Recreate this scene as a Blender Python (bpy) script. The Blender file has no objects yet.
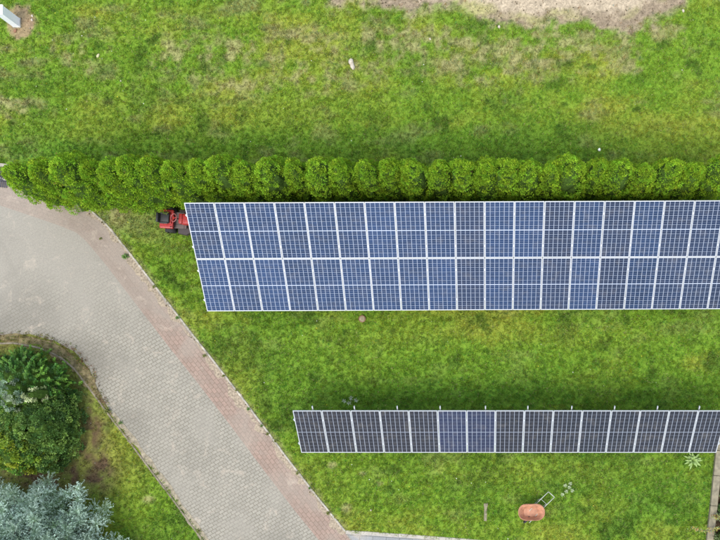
import bpy, bmesh, math, random
import numpy as np
from mathutils import Vector, Matrix

# ------------------------------------------------------------------ camera, sky, sun, exposure
scene = bpy.context.scene
H = 27.8            # height of the drone above the lawn, metres
F = 737.0           # focal length in photo pixels (720 px wide crop)
CX, CY = 483.0, 370.0   # nadir in the cropped photo
cam_d = bpy.data.cameras.new("camera")
cam = bpy.data.objects.new("camera", cam_d)
scene.collection.objects.link(cam)
cam.location = (0, 0, H)
cam.rotation_euler = (0, 0, 0)
cam_d.sensor_width = 36.0
cam_d.lens = F / 720 * 36.0
cam_d.shift_x = (360 - CX) / 720      # the photograph is an off-centre crop
cam_d.shift_y = (CY - 270) / 720
cam_d.clip_end = 2000
scene.camera = cam

SUN_EL, SUN_AZ = 61.0, 206.0          # azimuth clockwise from north (+Y)
world = bpy.data.worlds.new("World")
scene.world = world
world.use_nodes = True
wn = world.node_tree
sky = wn.nodes.new("ShaderNodeTexSky")
sky.sky_type = 'NISHITA'
sky.sun_disc = False
sky.sun_elevation = math.radians(SUN_EL)
sky.sun_rotation = math.radians(SUN_AZ)
sky.dust_density = 2.0
bg = wn.nodes["Background"]
tcw = wn.nodes.new("ShaderNodeTexCoord"); cn = wn.nodes.new("ShaderNodeTexNoise")
cn.inputs["Scale"].default_value = 4.5; cn.inputs["Detail"].default_value = 7; cn.inputs["Roughness"].default_value = .55
wn.links.new(tcw.outputs["Generated"], cn.inputs["Vector"])
cm = wn.nodes.new("ShaderNodeMapRange"); cm.interpolation_type = 'SMOOTHSTEP'
cm.inputs[1].default_value = .40; cm.inputs[2].default_value = .60; cm.inputs[3].default_value = .15; cm.inputs[4].default_value = .95
wn.links.new(cn.outputs["Fac"], cm.inputs[0])
cx_ = wn.nodes.new("ShaderNodeMix"); cx_.data_type = 'RGBA'
wn.links.new(cm.outputs[0], cx_.inputs[0]); wn.links.new(sky.outputs[0], cx_.inputs[6])
cx_.inputs[7].default_value = (5.2, 5.4, 5.8, 1)      # thin cloud, in the sky texture's own units
wn.links.new(cx_.outputs[2], bg.inputs[0])
bg.inputs[1].default_value = 0.15
sd = bpy.data.lights.new("sun", 'SUN')
sd.energy = 1.4
sd.angle = math.radians(26)
sd.color = (1.0, 0.93, 0.82)
sun = bpy.data.objects.new("sun", sd)
scene.collection.objects.link(sun)
az, el = math.radians(SUN_AZ), math.radians(SUN_EL)
sdir = Vector((math.sin(az) * math.cos(el), math.cos(az) * math.cos(el), math.sin(el)))
sun.rotation_euler = sdir.to_track_quat('Z', 'Y').to_euler()
scene.view_settings.view_transform = 'Standard'
scene.view_settings.look = 'None'
scene.view_settings.gamma = 1
scene.view_settings.use_curve_mapping = False
scene.view_settings.exposure = 1.16

# ------------------------------------------------------------------ helpers
C = scene.collection
rng = np.random.default_rng(7)
random.seed(7)

def P(px, py, h=0.0):
    d = H - h
    return Vector(((px - CX) * d / F, (CY - py) * d / F, h))

def PP(pts, h=0.0):
    return [(P(x, y, h).x, P(x, y, h).y) for x, y in pts]

def tag(o, label=None, cat=None, group=None, kind=None):
    if label: o["label"] = label
    if cat: o["category"] = cat
    if group: o["group"] = group
    if kind: o["kind"] = kind
    return o

def empty(name, loc=(0, 0, 0), rz=0.0):
    o = bpy.data.objects.new(name, None)
    C.objects.link(o)
    o.location = loc
    o.rotation_euler = (0, 0, rz)
    o.empty_display_size = 0.3
    return o

def link(name, me, parent=None):
    o = bpy.data.objects.new(name, me)
    C.objects.link(o)
    if parent is not None: o.parent = parent
    return o

def obj_bm(name, bm, mat, parent=None, smooth=False):
    me = bpy.data.meshes.new(name)
    bm.normal_update()
    bm.to_mesh(me); bm.free()
    for m in (mat if isinstance(mat, (list, tuple)) else [mat]): me.materials.append(m)
    if smooth:
        for p in me.polygons: p.use_smooth = True
    return link(name, me, parent)

def mesh_np(name, V, Fc, mats, cols=None, midx=None, uvs=None, smooth=False):
    me = bpy.data.meshes.new(name)
    V = np.asarray(V, dtype=np.float32); Fc = np.asarray(Fc, dtype=np.int32)
    k = Fc.shape[1]
    me.vertices.add(len(V)); me.vertices.foreach_set("co", V.ravel())
    me.loops.add(Fc.size); me.loops.foreach_set("vertex_index", Fc.ravel())
    me.polygons.add(len(Fc)); me.polygons.foreach_set("loop_start", np.arange(0, Fc.size, k, dtype=np.int32))
    if midx is not None: me.polygons.foreach_set("material_index", np.asarray(midx, dtype=np.int32))
    me.polygons.foreach_set("use_smooth", np.full(len(Fc), smooth))
    me.update(calc_edges=True)
    if cols is not None:
        a = me.attributes.new("Col", 'FLOAT_COLOR', 'POINT')
        c4 = np.ones((len(V), 4), dtype=np.float32); c4[:, :3] = cols
        a.data.foreach_set("color", c4.ravel())
    if uvs is not None:
        u = me.uv_layers.new(name="UVMap")
        u.data.foreach_set("uv", np.asarray(uvs, dtype=np.float32)[Fc.ravel()].ravel())
    for m in mats: me.materials.append(m)
    return me

def box(bm, c, s, rot=None, bev=0.0):
    m = Matrix.Translation(c)
    if rot is not None: m = m @ rot
    m = m @ Matrix.Diagonal((s[0], s[1], s[2], 1))
    r = bmesh.ops.create_cube(bm, size=1, matrix=m)
    if bev > 0:
        es = set()
        for v in r['verts']:
            for e in v.link_edges: es.add(e)
        bmesh.ops.bevel(bm, geom=list(es), offset=bev, segments=2, affect='EDGES', profile=0.6)

def bar(bm, a, b, w, h=None):
    a, b = Vector(a), Vector(b)
    d = b - a
    q = d.to_track_quat('X', 'Z').to_matrix().to_4x4()
    box(bm, (a + b) / 2, (d.length, w, h or w), q)

def tube(bm, pts, r, n=8, cap=True, radii=None):
    pts = [Vector(p) for p in pts]
    rings = []
    up = Vector((0, 0, 1))
    for i, p in enumerate(pts):
        d = (pts[min(i + 1, len(pts) - 1)] - pts[max(i - 1, 0)]).normalized()
        s = d.cross(up)
        if s.length < 1e-3: s = d.cross(Vector((0, 1, 0)))
        s.normalize(); t = s.cross(d).normalized()
        rr = radii[i] if radii else r
        rings.append([bm.verts.new(p + (s * math.cos(2 * math.pi * k / n) + t * math.sin(2 * math.pi * k / n)) * rr) for k in range(n)])
    for a, b in zip(rings[:-1], rings[1:]):
        for k in range(n):
            bm.faces.new((a[k], a[(k + 1) % n], b[(k + 1) % n], b[k]))
    if cap:
        bm.faces.new(rings[0][::-1]); bm.faces.new(rings[-1])

# value noise
_perm = rng.random((512, 512)).astype(np.float32)
def vnoise(x, y, s, off=0):
    x = np.asarray(x) / s + 91.7 + off * 17.3; y = np.asarray(y) / s + 53.1 + off * 31.7
    xi = np.floor(x).astype(int); yi = np.floor(y).astype(int)
    fx = x - xi; fy = y - yi
    fx = fx * fx * (3 - 2 * fx); fy = fy * fy * (3 - 2 * fy)
    g = lambda a, b: _perm[a % 512, b % 512]
    return (g(xi, yi) * (1 - fx) + g(xi + 1, yi) * fx) * (1 - fy) + (g(xi, yi + 1) * (1 - fx) + g(xi + 1, yi + 1) * fx) * fy
def fbm(x, y, s, off=0, oct=4):
    r = 0; a = 0.5; t = 0
    for i in range(oct):
        r = r + a * vnoise(x, y, s, off + i); t += a; a *= .55; s *= .5
    return r / t
def sstep(a, b, x):
    t = np.clip((x - a) / (b - a), 0, 1)
    return t * t * (3 - 2 * t)
def mixc(a, b, t):
    return a * (1 - t[..., None]) + b * t[..., None]
def inpoly(x, y, poly):
    r = np.zeros(np.shape(x), bool)
    n = len(poly)
    for i in range(n):
        x1, y1 = poly[i]; x2, y2 = poly[(i + 1) % n]
        c = ((y1 > y) != (y2 > y))
        with np.errstate(divide='ignore', invalid='ignore'):
            xx = (x2 - x1) * (y - y1) / (y2 - y1 + 1e-12) + x1
        r ^= c & (x < xx)
    return r
def polydist(x, y, pts):
    d = np.full(np.shape(x), 1e9)
    for (x1, y1), (x2, y2) in zip(pts[:-1], pts[1:]):
        dx, dy = x2 - x1, y2 - y1
        t = np.clip(((x - x1) * dx + (y - y1) * dy) / (dx * dx + dy * dy), 0, 1)
        d = np.minimum(d, np.hypot(x - x1 - t * dx, y - y1 - t * dy))
    return d

# ------------------------------------------------------------------ materials
def newmat(name):
    m = bpy.data.materials.new(name); m.use_nodes = True
    return m, m.node_tree, m.node_tree.nodes["Principled BSDF"]
def N(nt, t, **kw):
    n = nt.nodes.new(t)
    for k, v in kw.items(): setattr(n, k, v)
    return n
def plain(name, col, rough=0.6, metal=0.0, spec=0.4, var=0.0, scale=8, bump=0.0):
    m, nt, b = newmat(name)
    b.inputs["Roughness"].default_value = rough
    b.inputs["Metallic"].default_value = metal
    b.inputs["Specular IOR Level"].default_value = spec
    if var > 0 or bump > 0:
        tc = N(nt, "ShaderNodeTexCoord")
        no = N(nt, "ShaderNodeTexNoise"); no.inputs["Scale"].default_value = scale; no.inputs["Detail"].default_value = 6
        nt.links.new(tc.outputs["Object"], no.inputs["Vector"])
        rp = N(nt, "ShaderNodeValToRGB")
        rp.color_ramp.elements[0].position = 0.3; rp.color_ramp.elements[1].position = 0.7
        rp.color_ramp.elements[0].color = tuple(c * (1 - var) for c in col) + (1,)
        rp.color_ramp.elements[1].color = tuple(min(1, c * (1 + var)) for c in col) + (1,)
        nt.links.new(no.outputs["Fac"], rp.inputs["Fac"]); nt.links.new(rp.outputs["Color"], b.inputs["Base Color"])
        if bump > 0:
            bp = N(nt, "ShaderNodeBump"); bp.inputs["Strength"].default_value = bump; bp.inputs["Distance"].default_value = 0.02
            nt.links.new(no.outputs["Fac"], bp.inputs["Height"]); nt.links.new(bp.outputs["Normal"], b.inputs["Normal"])
    else:
        b.inputs["Base Color"].default_value = tuple(col) + (1,)
    return m
def foliage(name, trans=0.25, rough=0.6, spec=0.3, noise=0.25, nscale=9):
    m, nt, b = newmat(name)
    at = N(nt, "ShaderNodeAttribute", attribute_name="Col")
    ge = N(nt, "ShaderNodeNewGeometry")
    no = N(nt, "ShaderNodeTexNoise"); no.inputs["Scale"].default_value = nscale; no.inputs["Detail"].default_value = 3
    nt.links.new(ge.outputs["Position"], no.inputs["Vector"])
    mr = N(nt, "ShaderNodeMapRange"); mr.inputs[1].default_value = .3; mr.inputs[2].default_value = .7
    mr.inputs[3].default_value = 1 - noise; mr.inputs[4].default_value = 1 + noise
    nt.links.new(no.outputs["Fac"], mr.inputs[0])
    vm = N(nt, "ShaderNodeVectorMath", operation='SCALE')
    nt.links.new(at.outputs["Color"], vm.inputs[0]); nt.links.new(mr.outputs[0], vm.inputs["Scale"])
    nt.links.new(vm.outputs[0], b.inputs["Base Color"])
    b.inputs["Roughness"].default_value = rough; b.inputs["Specular IOR Level"].default_value = spec
    tr = N(nt, "ShaderNodeBsdfTranslucent"); nt.links.new(vm.outputs[0], tr.inputs["Color"])
    mx = N(nt, "ShaderNodeMixShader"); mx.inputs[0].default_value = trans
    nt.links.new(b.outputs[0], mx.inputs[1]); nt.links.new(tr.outputs[0], mx.inputs[2])
    nt.links.new(mx.outputs[0], nt.nodes["Material Output"].inputs["Surface"])
    return m

M_grass = foliage("grass", trans=0.4, spec=0.15, rough=0.8, noise=0.2, nscale=3)
M_thuja = foliage("thuja_foliage", trans=0.25, spec=0.15, rough=0.8, noise=0.22, nscale=6)
M_leaf = foliage("shrub_leaves", trans=0.2, spec=0.35, rough=0.5, noise=0.3, nscale=5)
M_spruce = foliage("spruce_needles", trans=0.1, spec=0.2, rough=0.6, noise=0.25, nscale=4)
M_bark = plain("bark", (.10, .07, .05), .9, var=.4, scale=20, bump=.5)
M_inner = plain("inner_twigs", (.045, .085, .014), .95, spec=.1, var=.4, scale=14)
M_alu = plain("anodised_aluminium", (.42, .44, .46), .40, metal=0.25, spec=.5)
M_steel = plain("galvanised_steel", (.55, .57, .58), .45, metal=.6, var=.12, scale=6)
M_back = plain("white_backsheet", (.52, .54, .56), .5)
M_kerb = plain("kerb_concrete", (.32, .30, .25), .9, spec=.2, var=.45, scale=4, bump=.4)
M_stone = plain("pale_stone", (.42, .38, .31), .8, var=.2, scale=14, bump=.5)
M_wood = plain("weathered_wood", (.19, .17, .115), .85, var=.3, scale=7, bump=.5)
M_white = plain("white_sheet_metal", (.74, .77, .82), .4, spec=.5, var=.03, scale=2)
M_white_top = plain("white_lid_plastic", (.82, .83, .84), .45)
M_red = plain("red_paint", (.30, .022, .020), .42, spec=.5, var=.35, scale=14, bump=.05)
M_black = plain("black_vinyl", (.018, .019, .02), .45, spec=.5)
M_rubber = plain("rubber", (.02, .02, .02), .8)
M_greyplastic = plain("grey_plastic", (.11, .085, .08), .6)
M_orange = plain("orange_steel_tray", (.38, .185, .11), .6, spec=.4, var=.3, scale=7, bump=.1)
M_tubing = plain("pale_tubing", (.34, .36, .31), .5, metal=.2, var=.1, scale=10)
M_clay = plain("clay", (.24, .125, .075), .8, var=.2, scale=12)
M_sandsoil = plain("sandy_soil", (.25, .21, .14), .95, spec=.1, var=.3, scale=12, bump=.6)

# ------------------------------------------------------------------ lawn masks, in metres via the plan coordinates of the photo
top_edge_brown = [(300, -60), (330, 2), (380, 7), (420, 11), (460, 15), (490, 22), (520, 25), (560, 26), (600, 30), (640, 24), (670, 16), (688, 8), (694, -60)]
top_edge_sand = [(395, -60), (425, -2), (460, 1), (490, 6), (510, 11), (545, 12), (570, 14), (600, 10), (640, 5), (662, -2), (670, -60)]
kerb_right = [(-200, 120), (-30, 168), (30, 188), (68, 201), (90, 210), (104, 222), (116, 236), (129, 252), (145, 273), (165, 299), (192, 334), (216, 364), (250, 408), (285, 455), (318, 498), (346, 532)]
kerb_right2 = kerb_right + [(372, 569), (420, 640), (520, 780)]
kerb_left = [(-300, 352), (-60, 346), (-20, 344), (15, 343), (40, 348), (60, 357), (75, 369), (86, 384), (110, 416), (136, 450), (166, 490), (204, 542), (240, 590), (360, 760)]
pave_left = [(-300, 338), (-60, 334), (0, 336), (30, 334), (55, 341), (75, 352), (90, 370), (99, 392), (112, 414), (138, 448), (168, 488), (206, 541), (242, 590), (362, 760)]
kerb_path = [(346, 532), (372, 533.5), (445, 539), (520, 545), (620, 553), (900, 575)]
pave_poly = kerb_right2 + pave_left[::-1]
path_poly = [(346, 532), (372, 533.5), (445, 539), (520, 545), (620, 553), (900, 575), (900, 640), (420, 640)]
bed_right = [(720, 425), (716, 450), (712, 490), (707, 540), (700, 620), (900, 620), (900, 425)]

def G(x, y):
    return CX + np.asarray(x) * F / H, CY - np.asarray(y) * F / H

def bl(px, py, cx, cy, rx, ry):
    return np.exp(-(((px - cx) / rx) ** 2 + ((py - cy) / ry) ** 2))

K = lambda *c: np.array(c)
c_dark = K(.085, .170, .022); c_lush = K(.155, .275, .026); c_yel = K(.250, .305, .040)
c_straw = K(.26, .245, .11); c_soil = K(.225, .18, .125); c_sand = K(.36, .30, .215); c_brown = K(.10, .068, .038); c_bgrass = K(.105, .230, .024)

def lawn(x, y):
    """own colour of the turf and how much of it is bare / dry"""
    px, py = G(x, y)
    w1 = (fbm(x, y, 1.5, 3) - .5) * 26; w2 = (fbm(x, y, 1.5, 9) - .5) * 26
    qx, qy = px + w1, py + w2
    n1 = fbm(x * .45, y, 1.6, 1); n2 = fbm(x * .6, y, .7, 5); n3 = fbm(x, y, .28, 11, 3); n4 = fbm(x * .6, y, 2.4, 21)
    col = mixc(np.broadcast_to(c_lush, px.shape + (3,)), c_yel, sstep(.44, .72, n1 * .6 + n2 * .4))
    col = mixc(col, c_dark, sstep(.50, .72, n3 * .35 + n4 * .65) * .6)
    n5 = fbm(x * .5, y, .5, 71, 3); col = mixc(col, c_straw * .95, sstep(.56, .80, n5) * np.where(py < 200, .6, .22))
    cl = sstep(.66, .76, fbm(x, y, .8, 95, 3)); col = mixc(col, c_dark * .75, cl * .8)
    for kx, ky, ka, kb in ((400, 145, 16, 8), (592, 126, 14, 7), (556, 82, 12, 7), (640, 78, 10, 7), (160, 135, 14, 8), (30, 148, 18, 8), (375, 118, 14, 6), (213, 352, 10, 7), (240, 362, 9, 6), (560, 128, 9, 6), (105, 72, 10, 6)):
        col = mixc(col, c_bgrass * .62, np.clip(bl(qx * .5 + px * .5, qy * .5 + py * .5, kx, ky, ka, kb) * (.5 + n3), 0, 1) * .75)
    # deeper green north of the hedge and around the second array
    deep_green = bl(qx, qy, 420, 145, 420, 18) * .5 + bl(qx, qy, 500, 392, 230, 22) * .8 + bl(qx, qy, 260, 330, 60, 40) * .3 + bl(qx, qy, 640, 500, 80, 50) * .4 + bl(qx, qy, 60, 160, 60, 14) * .6
    col = mixc(col, c_bgrass, np.clip(deep_green, 0, .85))
    # yellowing patches
    yl = bl(qx, qy, 235, 395, 26, 40) + bl(qx, qy, 280, 110, 70, 20) * .6 + bl(qx, qy, 660, 130, 60, 14) * .8 + bl(qx, qy, 560, 470, 130, 16) * .25 + bl(qx, qy, 130, 470, 26, 45) * .9 + bl(qx, qy, 300, 490, 60, 35) * .5 + bl(qx, qy, 90, 130, 40, 15) * .6 + bl(qx, qy, 480, 335, 150, 12) * .6
    col = mixc(col, c_yel, np.clip(yl, 0, 1) * .75)
    # dry straw showing through in the upper meadow
    dry = (bl(qx, qy, 230, 55, 150, 28) * .62 + bl(qx, qy, 420, 45, 110, 26) * .6 + bl(qx, qy, 520, 60, 110, 30) * .62
           + bl(qx, qy, 650, 45, 40, 26) * .45 + bl(qx, qy, 5, 103, 22, 12) * .9 + bl(qx, qy, 60, 60, 50, 40) * .3 + bl(qx, qy, 600, 35, 90, 14) * .7
           + bl(qx, qy, 265, 90, 90, 18) * .4 + bl(qx, qy, 685, 128, 20, 6) * .6)
    drym = sstep(.26, 1.0, dry * .72 + (n3 - .5) * 1.7 + (n2 - .5) * 1.1) * .8
    drym = drym * np.clip(dry * 2.0, 0, 1)
    for cx, cy, r in ((410, 47, 8), (428, 40, 6), (390, 30, 9), (331, 466, 6), (362, 474, 5), (380, 483, 4), (345, 508, 8), (150, 500, 8), (240, 300, 1), (8, 104, 9), (210, 178, 1), (412, 520, 1), (225, 345, 1)):
        drym = np.maximum(drym, sstep(.9, .2, np.hypot(qx - w1 * .7 - cx, (qy - w2 * .7 - cy) * 1.5) / (r * 1.3)) * .8)
    # edge of the lawn along the drive
    kd = polydist(px, py, kerb_right)
    drym = np.maximum(drym, sstep(5, 1.5, kd + (n3 - .5) * 8) * .55)
    drym = np.maximum(drym, bl(px, py, 118, 215, 16, 16) * .9 * sstep(.3, .6, n3 + .2))
    drym = np.maximum(drym, bl(px, py, 135, 223, 26, 14) * .5)
    col = mixc(col, c_straw, drym)
    bare = drym * .55
    # bed around the shrubs on the left
    brn = np.clip(bl(qx, qy, 91, 430, 10, 50) * .7 + bl(px, py, 107, 468, 11, 40) * .45 + bl(px, py, 60, 470, 50, 20) * 1.2 + bl(px, py, 30, 420, 60, 80), 0, 1)
    brn = np.where((px < 240) & (py > 325), brn, 0)
    brn = np.maximum(brn, np.where((px < 106) & (py > 330) & (polydist(px, py, kerb_left[:8]) < 16), .7, 0))
    col = mixc(col, c_brown, brn * (.6 + .4 * sstep(.3, .6, n3)))
    bare = np.maximum(bare, brn * .85)
    # hedge foot
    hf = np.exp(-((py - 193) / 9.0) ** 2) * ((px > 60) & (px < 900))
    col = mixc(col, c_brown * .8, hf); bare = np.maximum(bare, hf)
    # cabinet footing
    cb = sstep(1.15, .85, np.hypot((px - 20) / 15, (py - 22) / 17) + (n3 - .5) * .6)
    col = mixc(col, K(.25, .165, .115), cb * .85); bare = np.maximum(bare, cb * .95)
    # sand pile at the top
    w = (fbm(x, y, .9, 31, 6) - .5) * 34; wx = (fbm(x, y, .5, 37, 5) - .5) * 20
    tb = polydist(px + wx, py + w, top_edge_brown); tb = np.where(inpoly(px + wx, py + w, top_edge_brown), tb, -tb)
    ts = polydist(px + wx, py + w * .7, top_edge_sand); ts = np.where(inpoly(px + wx, py + w * .7, top_edge_sand), ts, -ts)
    sb = sstep(-9, 7, tb + (n3 - .5) * 20 + (n2 - .5) * 14)
    n6 = fbm(x, y, .16, 91, 3)
    sc_ = mixc(np.broadcast_to(c_soil, px.shape + (3,)), c_straw * 1.1, sstep(.5, .75, n2)) * (.65 + .7 * n6[..., None])
    col = mixc(col, sc_, sb); bare = np.maximum(bare, sb * .93)
    sm = sstep(-5, 4, ts + (n6 - .5) * 12)
    col = mixc(col, c_sand * (.85 + .3 * n3[..., None]), sm)
    bare = np.maximum(bare, sm * .99)
    # bed to the right of the board
    rb = inpoly(px, py, bed_right)
    col = np.where(rb[..., None], c_brown * .6, col); bare = np.where(rb, .9, bare)
    return np.clip(col, 0, 1), bare, drym

# ground: one sheet to the horizon, fine where the photograph looks
fx = np.arange(-23, 13.01, .10); fy = np.arange(-9.5, 18.01, .10)
xs = np.concatenate([[-600, -200, -90, -50, -32, -26], fx, [16, 24, 45, 90, 200, 600]])
ys = np.concatenate([[-600, -200, -90, -50, -25, -14], fy, [21, 28, 45, 90, 200, 600]])
XX, YY = np.meshgrid(xs, ys)
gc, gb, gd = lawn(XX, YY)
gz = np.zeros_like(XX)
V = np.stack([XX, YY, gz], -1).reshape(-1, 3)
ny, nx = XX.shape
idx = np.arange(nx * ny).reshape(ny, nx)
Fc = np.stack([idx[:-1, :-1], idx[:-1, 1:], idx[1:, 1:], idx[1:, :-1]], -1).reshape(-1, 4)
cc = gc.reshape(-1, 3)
cb_ = gb.reshape(-1)
cc = cc * np.where(cb_ < .4, .80, 1.0)[:, None]     # thatch and earth between the blades
m, nt, b = newmat("lawn_ground")
at = N(nt, "ShaderNodeAttribute", attribute_name="Col")
ge = N(nt, "ShaderNodeNewGeometry")
n1 = N(nt, "ShaderNodeTexNoise"); n1.inputs["Scale"].default_value = 9; n1.inputs["Detail"].default_value = 8; n1.inputs["Roughness"].default_value = .66; n1.inputs["Distortion"].default_value = .8
nt.links.new(ge.outputs["Position"], n1.inputs["Vector"])
mr = N(nt, "ShaderNodeMapRange"); mr.inputs[1].default_value = .32; mr.inputs[2].default_value = .68; mr.inputs[3].default_value = .6; mr.inputs[4].default_value = 1.4
nt.links.new(n1.outputs["Fac"], mr.inputs[0])
vm = N(nt, "ShaderNodeVectorMath", operation='SCALE')
nt.links.new(at.outputs["Color"], vm.inputs[0]); nt.links.new(mr.outputs[0], vm.inputs["Scale"])
nt.links.new(vm.outputs[0], b.inputs["Base Color"]); b.inputs["Roughness"].default_value = .95; b.inputs["Specular IOR Level"].default_value = .1
bp = N(nt, "ShaderNodeBump"); bp.inputs["Strength"].default_value = .7; bp.inputs["Distance"].default_value = .05
nt.links.new(n1.outputs["Fac"], bp.inputs["Height"]); nt.links.new(bp.outputs["Normal"], b.inputs["Normal"])
tag(link("ground", mesh_np("ground", V, Fc, [m], cols=cc)), kind="structure")

# ------------------------------------------------------------------ paved drive
def sheet(name, poly_px, z, mat, uvrot=None, kind="structure"):
    bm = bmesh.new()
    vs = [bm.verts.new((x, y, z)) for x, y in PP(poly_px)]
    f = bm.faces.new(vs); bm.normal_update()
    if f.normal.z < 0: bmesh.ops.reverse_faces(bm, faces=[f])
    bmesh.ops.triangulate(bm, faces=bm.faces[:])
    return tag(obj_bm(name, bm, mat), kind=kind)

def paver_mat(name, c1, c2, mortar, w, h, use_uv, rot=0.0, msize=.011, wash=.90, base_d=(.252, .236, .198)):
    m, nt, b = newmat(name)
    if use_uv:
        tc = N(nt, "ShaderNodeUVMap", uv_map="UVMap"); vec = tc.outputs[0]
    else:
        tc = N(nt, "ShaderNodeNewGeometry"); vec = tc.outputs["Position"]
    geo = N(nt, "ShaderNodeNewGeometry")
    # joints are never ruler-straight
    wob = N(nt, "ShaderNodeTexNoise"); wob.inputs["Scale"].default_value = 2.2; wob.inputs["Detail"].default_value = 2
    nt.links.new(geo.outputs["Position"], wob.inputs["Vector"])
    wv = N(nt, "ShaderNodeVectorMath", operation='MULTIPLY_ADD')
    wv.inputs[1].default_value = (.03, .03, 0)
    nt.links.new(wob.outputs["Color"], wv.inputs[0]); nt.links.new(vec, wv.inputs[2])
    mp = N(nt, "ShaderNodeMapping"); mp.inputs["Rotation"].default_value = (0, 0, rot)
    nt.links.new(wv.outputs[0], mp.inputs["Vector"])
    br = N(nt, "ShaderNodeTexBrick"); br.inputs["Scale"].default_value = 1
    br.inputs["Color1"].default_value = c1 + (1,); br.inputs["Color2"].default_value = c2 + (1,); br.inputs["Mortar"].default_value = mortar + (1,)
    br.inputs["Brick Width"].default_value = w; br.inputs["Row Height"].default_value = h
    br.inputs["Mortar Size"].default_value = msize; br.inputs["Mortar Smooth"].default_value = .4; br.inputs["Bias"].default_value = 0
    nt.links.new(mp.outputs[0], br.inputs["Vector"])
    def noise(scale, det=5, rough=.6, dist=0.0):
        n = N(nt, "ShaderNodeTexNoise"); n.inputs["Scale"].default_value = scale; n.inputs["Detail"].default_value = det; n.inputs["Roughness"].default_value = rough
        n.inputs["Distortion"].default_value = dist
        nt.links.new(geo.outputs["Position"], n.inputs["Vector"]); return n
    def ramp(n, a, b_):
        r = N(nt, "ShaderNodeMapRange"); r.inputs[1].default_value = a; r.inputs[2].default_value = b_; r.interpolation_type = 'SMOOTHSTEP'
        nt.links.new(n, r.inputs[0]); return r.outputs[0]
    def mixrgb(f, a, b_, bt='MIX'):
        x = N(nt, "ShaderNodeMix", data_type='RGBA', blend_type=bt)
        if isinstance(f, float): x.inputs[0].default_value = f
        else: nt.links.new(f, x.inputs[0])
        for s, v in ((6, a), (7, b_)):
            if isinstance(v, tuple): x.inputs[s].default_value = v + (1,)
            else: nt.links.new(v, x.inputs[s])
        return x.outputs[2]
    # sand and dust that fills joints and smears across stones
    dust = ramp(noise(.55, 6, .62, .4).outputs["Fac"], .44, .66)
    sx = N(nt, "ShaderNodeSeparateXYZ"); nt.links.new(geo.outputs["Position"], sx.inputs[0])
    # more wash-out towards the north-west corner of the yard
    gx = N(nt, "ShaderNodeMath", operation='MULTIPLY_ADD'); gx.inputs[1].default_value = .34; gx.inputs[2].default_value = -.30
    nt.links.new(sx.outputs["Y"], gx.inputs[0])
    gcl = N(nt, "ShaderNodeMath", operation='MULTIPLY', use_clamp=True); gcl.inputs[1].default_value = .8
    nt.links.new(gx.outputs[0], gcl.inputs[0])
    dm = N(nt, "ShaderNodeMath", operation='ADD', use_clamp=True)
    sc_ = N(nt, "ShaderNodeMath", operation='MULTIPLY'); sc_.inputs[1].default_value = .55
    nt.links.new(dust, sc_.inputs[0]); nt.links.new(sc_.outputs[0], dm.inputs[0]); nt.links.new(gcl.outputs[0], dm.inputs[1])
    dcl = N(nt, "ShaderNodeMath", operation='MINIMUM'); dcl.inputs[1].default_value = wash
    nt.links.new(dm.outputs[0], dcl.inputs[0])
    pass
    col = mixrgb(dcl.outputs[0], br.outputs["Color"], base_d)
    # dark mossy and oily shade of old paving, own colour
    dk = ramp(noise(.33, 5, .6, .6).outputs["Fac"], .50, .72)
    dk2 = N(nt, "ShaderNodeMath", operation='MULTIPLY'); dk2.inputs[1].default_value = .42; nt.links.new(dk, dk2.inputs[0])
    col = mixrgb(dk2.outputs[0], col, tuple(x * .55 for x in c1))
    # old tyre and soil grime round the bend of the bed
    for (gx_, gy_, gr_, ga_) in ((88, 362, 1.5, .5), (30, 315, 2.1, .35), (125, 430, 1.3, .25)):
        dn = N(nt, "ShaderNodeVectorMath", operation='DISTANCE'); q_ = P(gx_, gy_)
        wn2 = N(nt, "ShaderNodeVectorMath", operation='MULTIPLY_ADD'); wn2.inputs[1].default_value = (1.6, 1.6, 0)
        nt.links.new(noise(.8, 5).outputs["Color"], wn2.inputs[0]); nt.links.new(geo.outputs["Position"], wn2.inputs[2])
        nt.links.new(wn2.outputs[0], dn.inputs[0]); dn.inputs[1].default_value = (q_.x + .8, q_.y + .8, 0)
        g2 = N(nt, "ShaderNodeMapRange"); g2.interpolation_type = 'SMOOTHSTEP'; g2.inputs[1].default_value = gr_; g2.inputs[2].default_value = .3; g2.inputs[3].default_value = 0; g2.inputs[4].default_value = ga_
        nt.links.new(dn.outputs["Value"], g2.inputs[0])
        col = mixrgb(g2.outputs[0], col, tuple(x * .45 for x in c1))
    # white efflorescence and sand smears
    ef = ramp(noise(1.5, 9, .76, .8).outputs["Fac"], .54, .68)
    efm = N(nt, "ShaderNodeMath", operation='MULTIPLY'); nt.links.new(ef, efm.inputs[0]); efm.inputs[1].default_value = .48
    col = mixrgb(efm.outputs[0], col, (.40, .345, .275))
    fine = noise(22, 4, .7)
    fr = N(nt, "ShaderNodeMapRange"); fr.inputs[1].default_value = .3; fr.inputs[2].default_value = .7; fr.inputs[3].default_value = .86; fr.inputs[4].default_value = 1.14
    nt.links.new(fine.outputs["Fac"], fr.inputs[0])
    sc2 = N(nt, "ShaderNodeVectorMath", operation='SCALE'); nt.links.new(col, sc2.inputs[0]); nt.links.new(fr.outputs[0], sc2.inputs["Scale"])
    nt.links.new(sc2.outputs[0], b.inputs["Base Color"])
    b.inputs["Roughness"].default_value = .88; b.inputs["Specular IOR Level"].default_value = .25
    bp = N(nt, "ShaderNodeBump"); bp.inputs["Strength"].default_value = .25; bp.inputs["Distance"].default_value = .01; bp.invert = True
    nt.links.new(br.outputs["Fac"], bp.inputs["Height"]); nt.links.new(bp.outputs["Normal"], b.inputs["Normal"])
    return m
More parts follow.
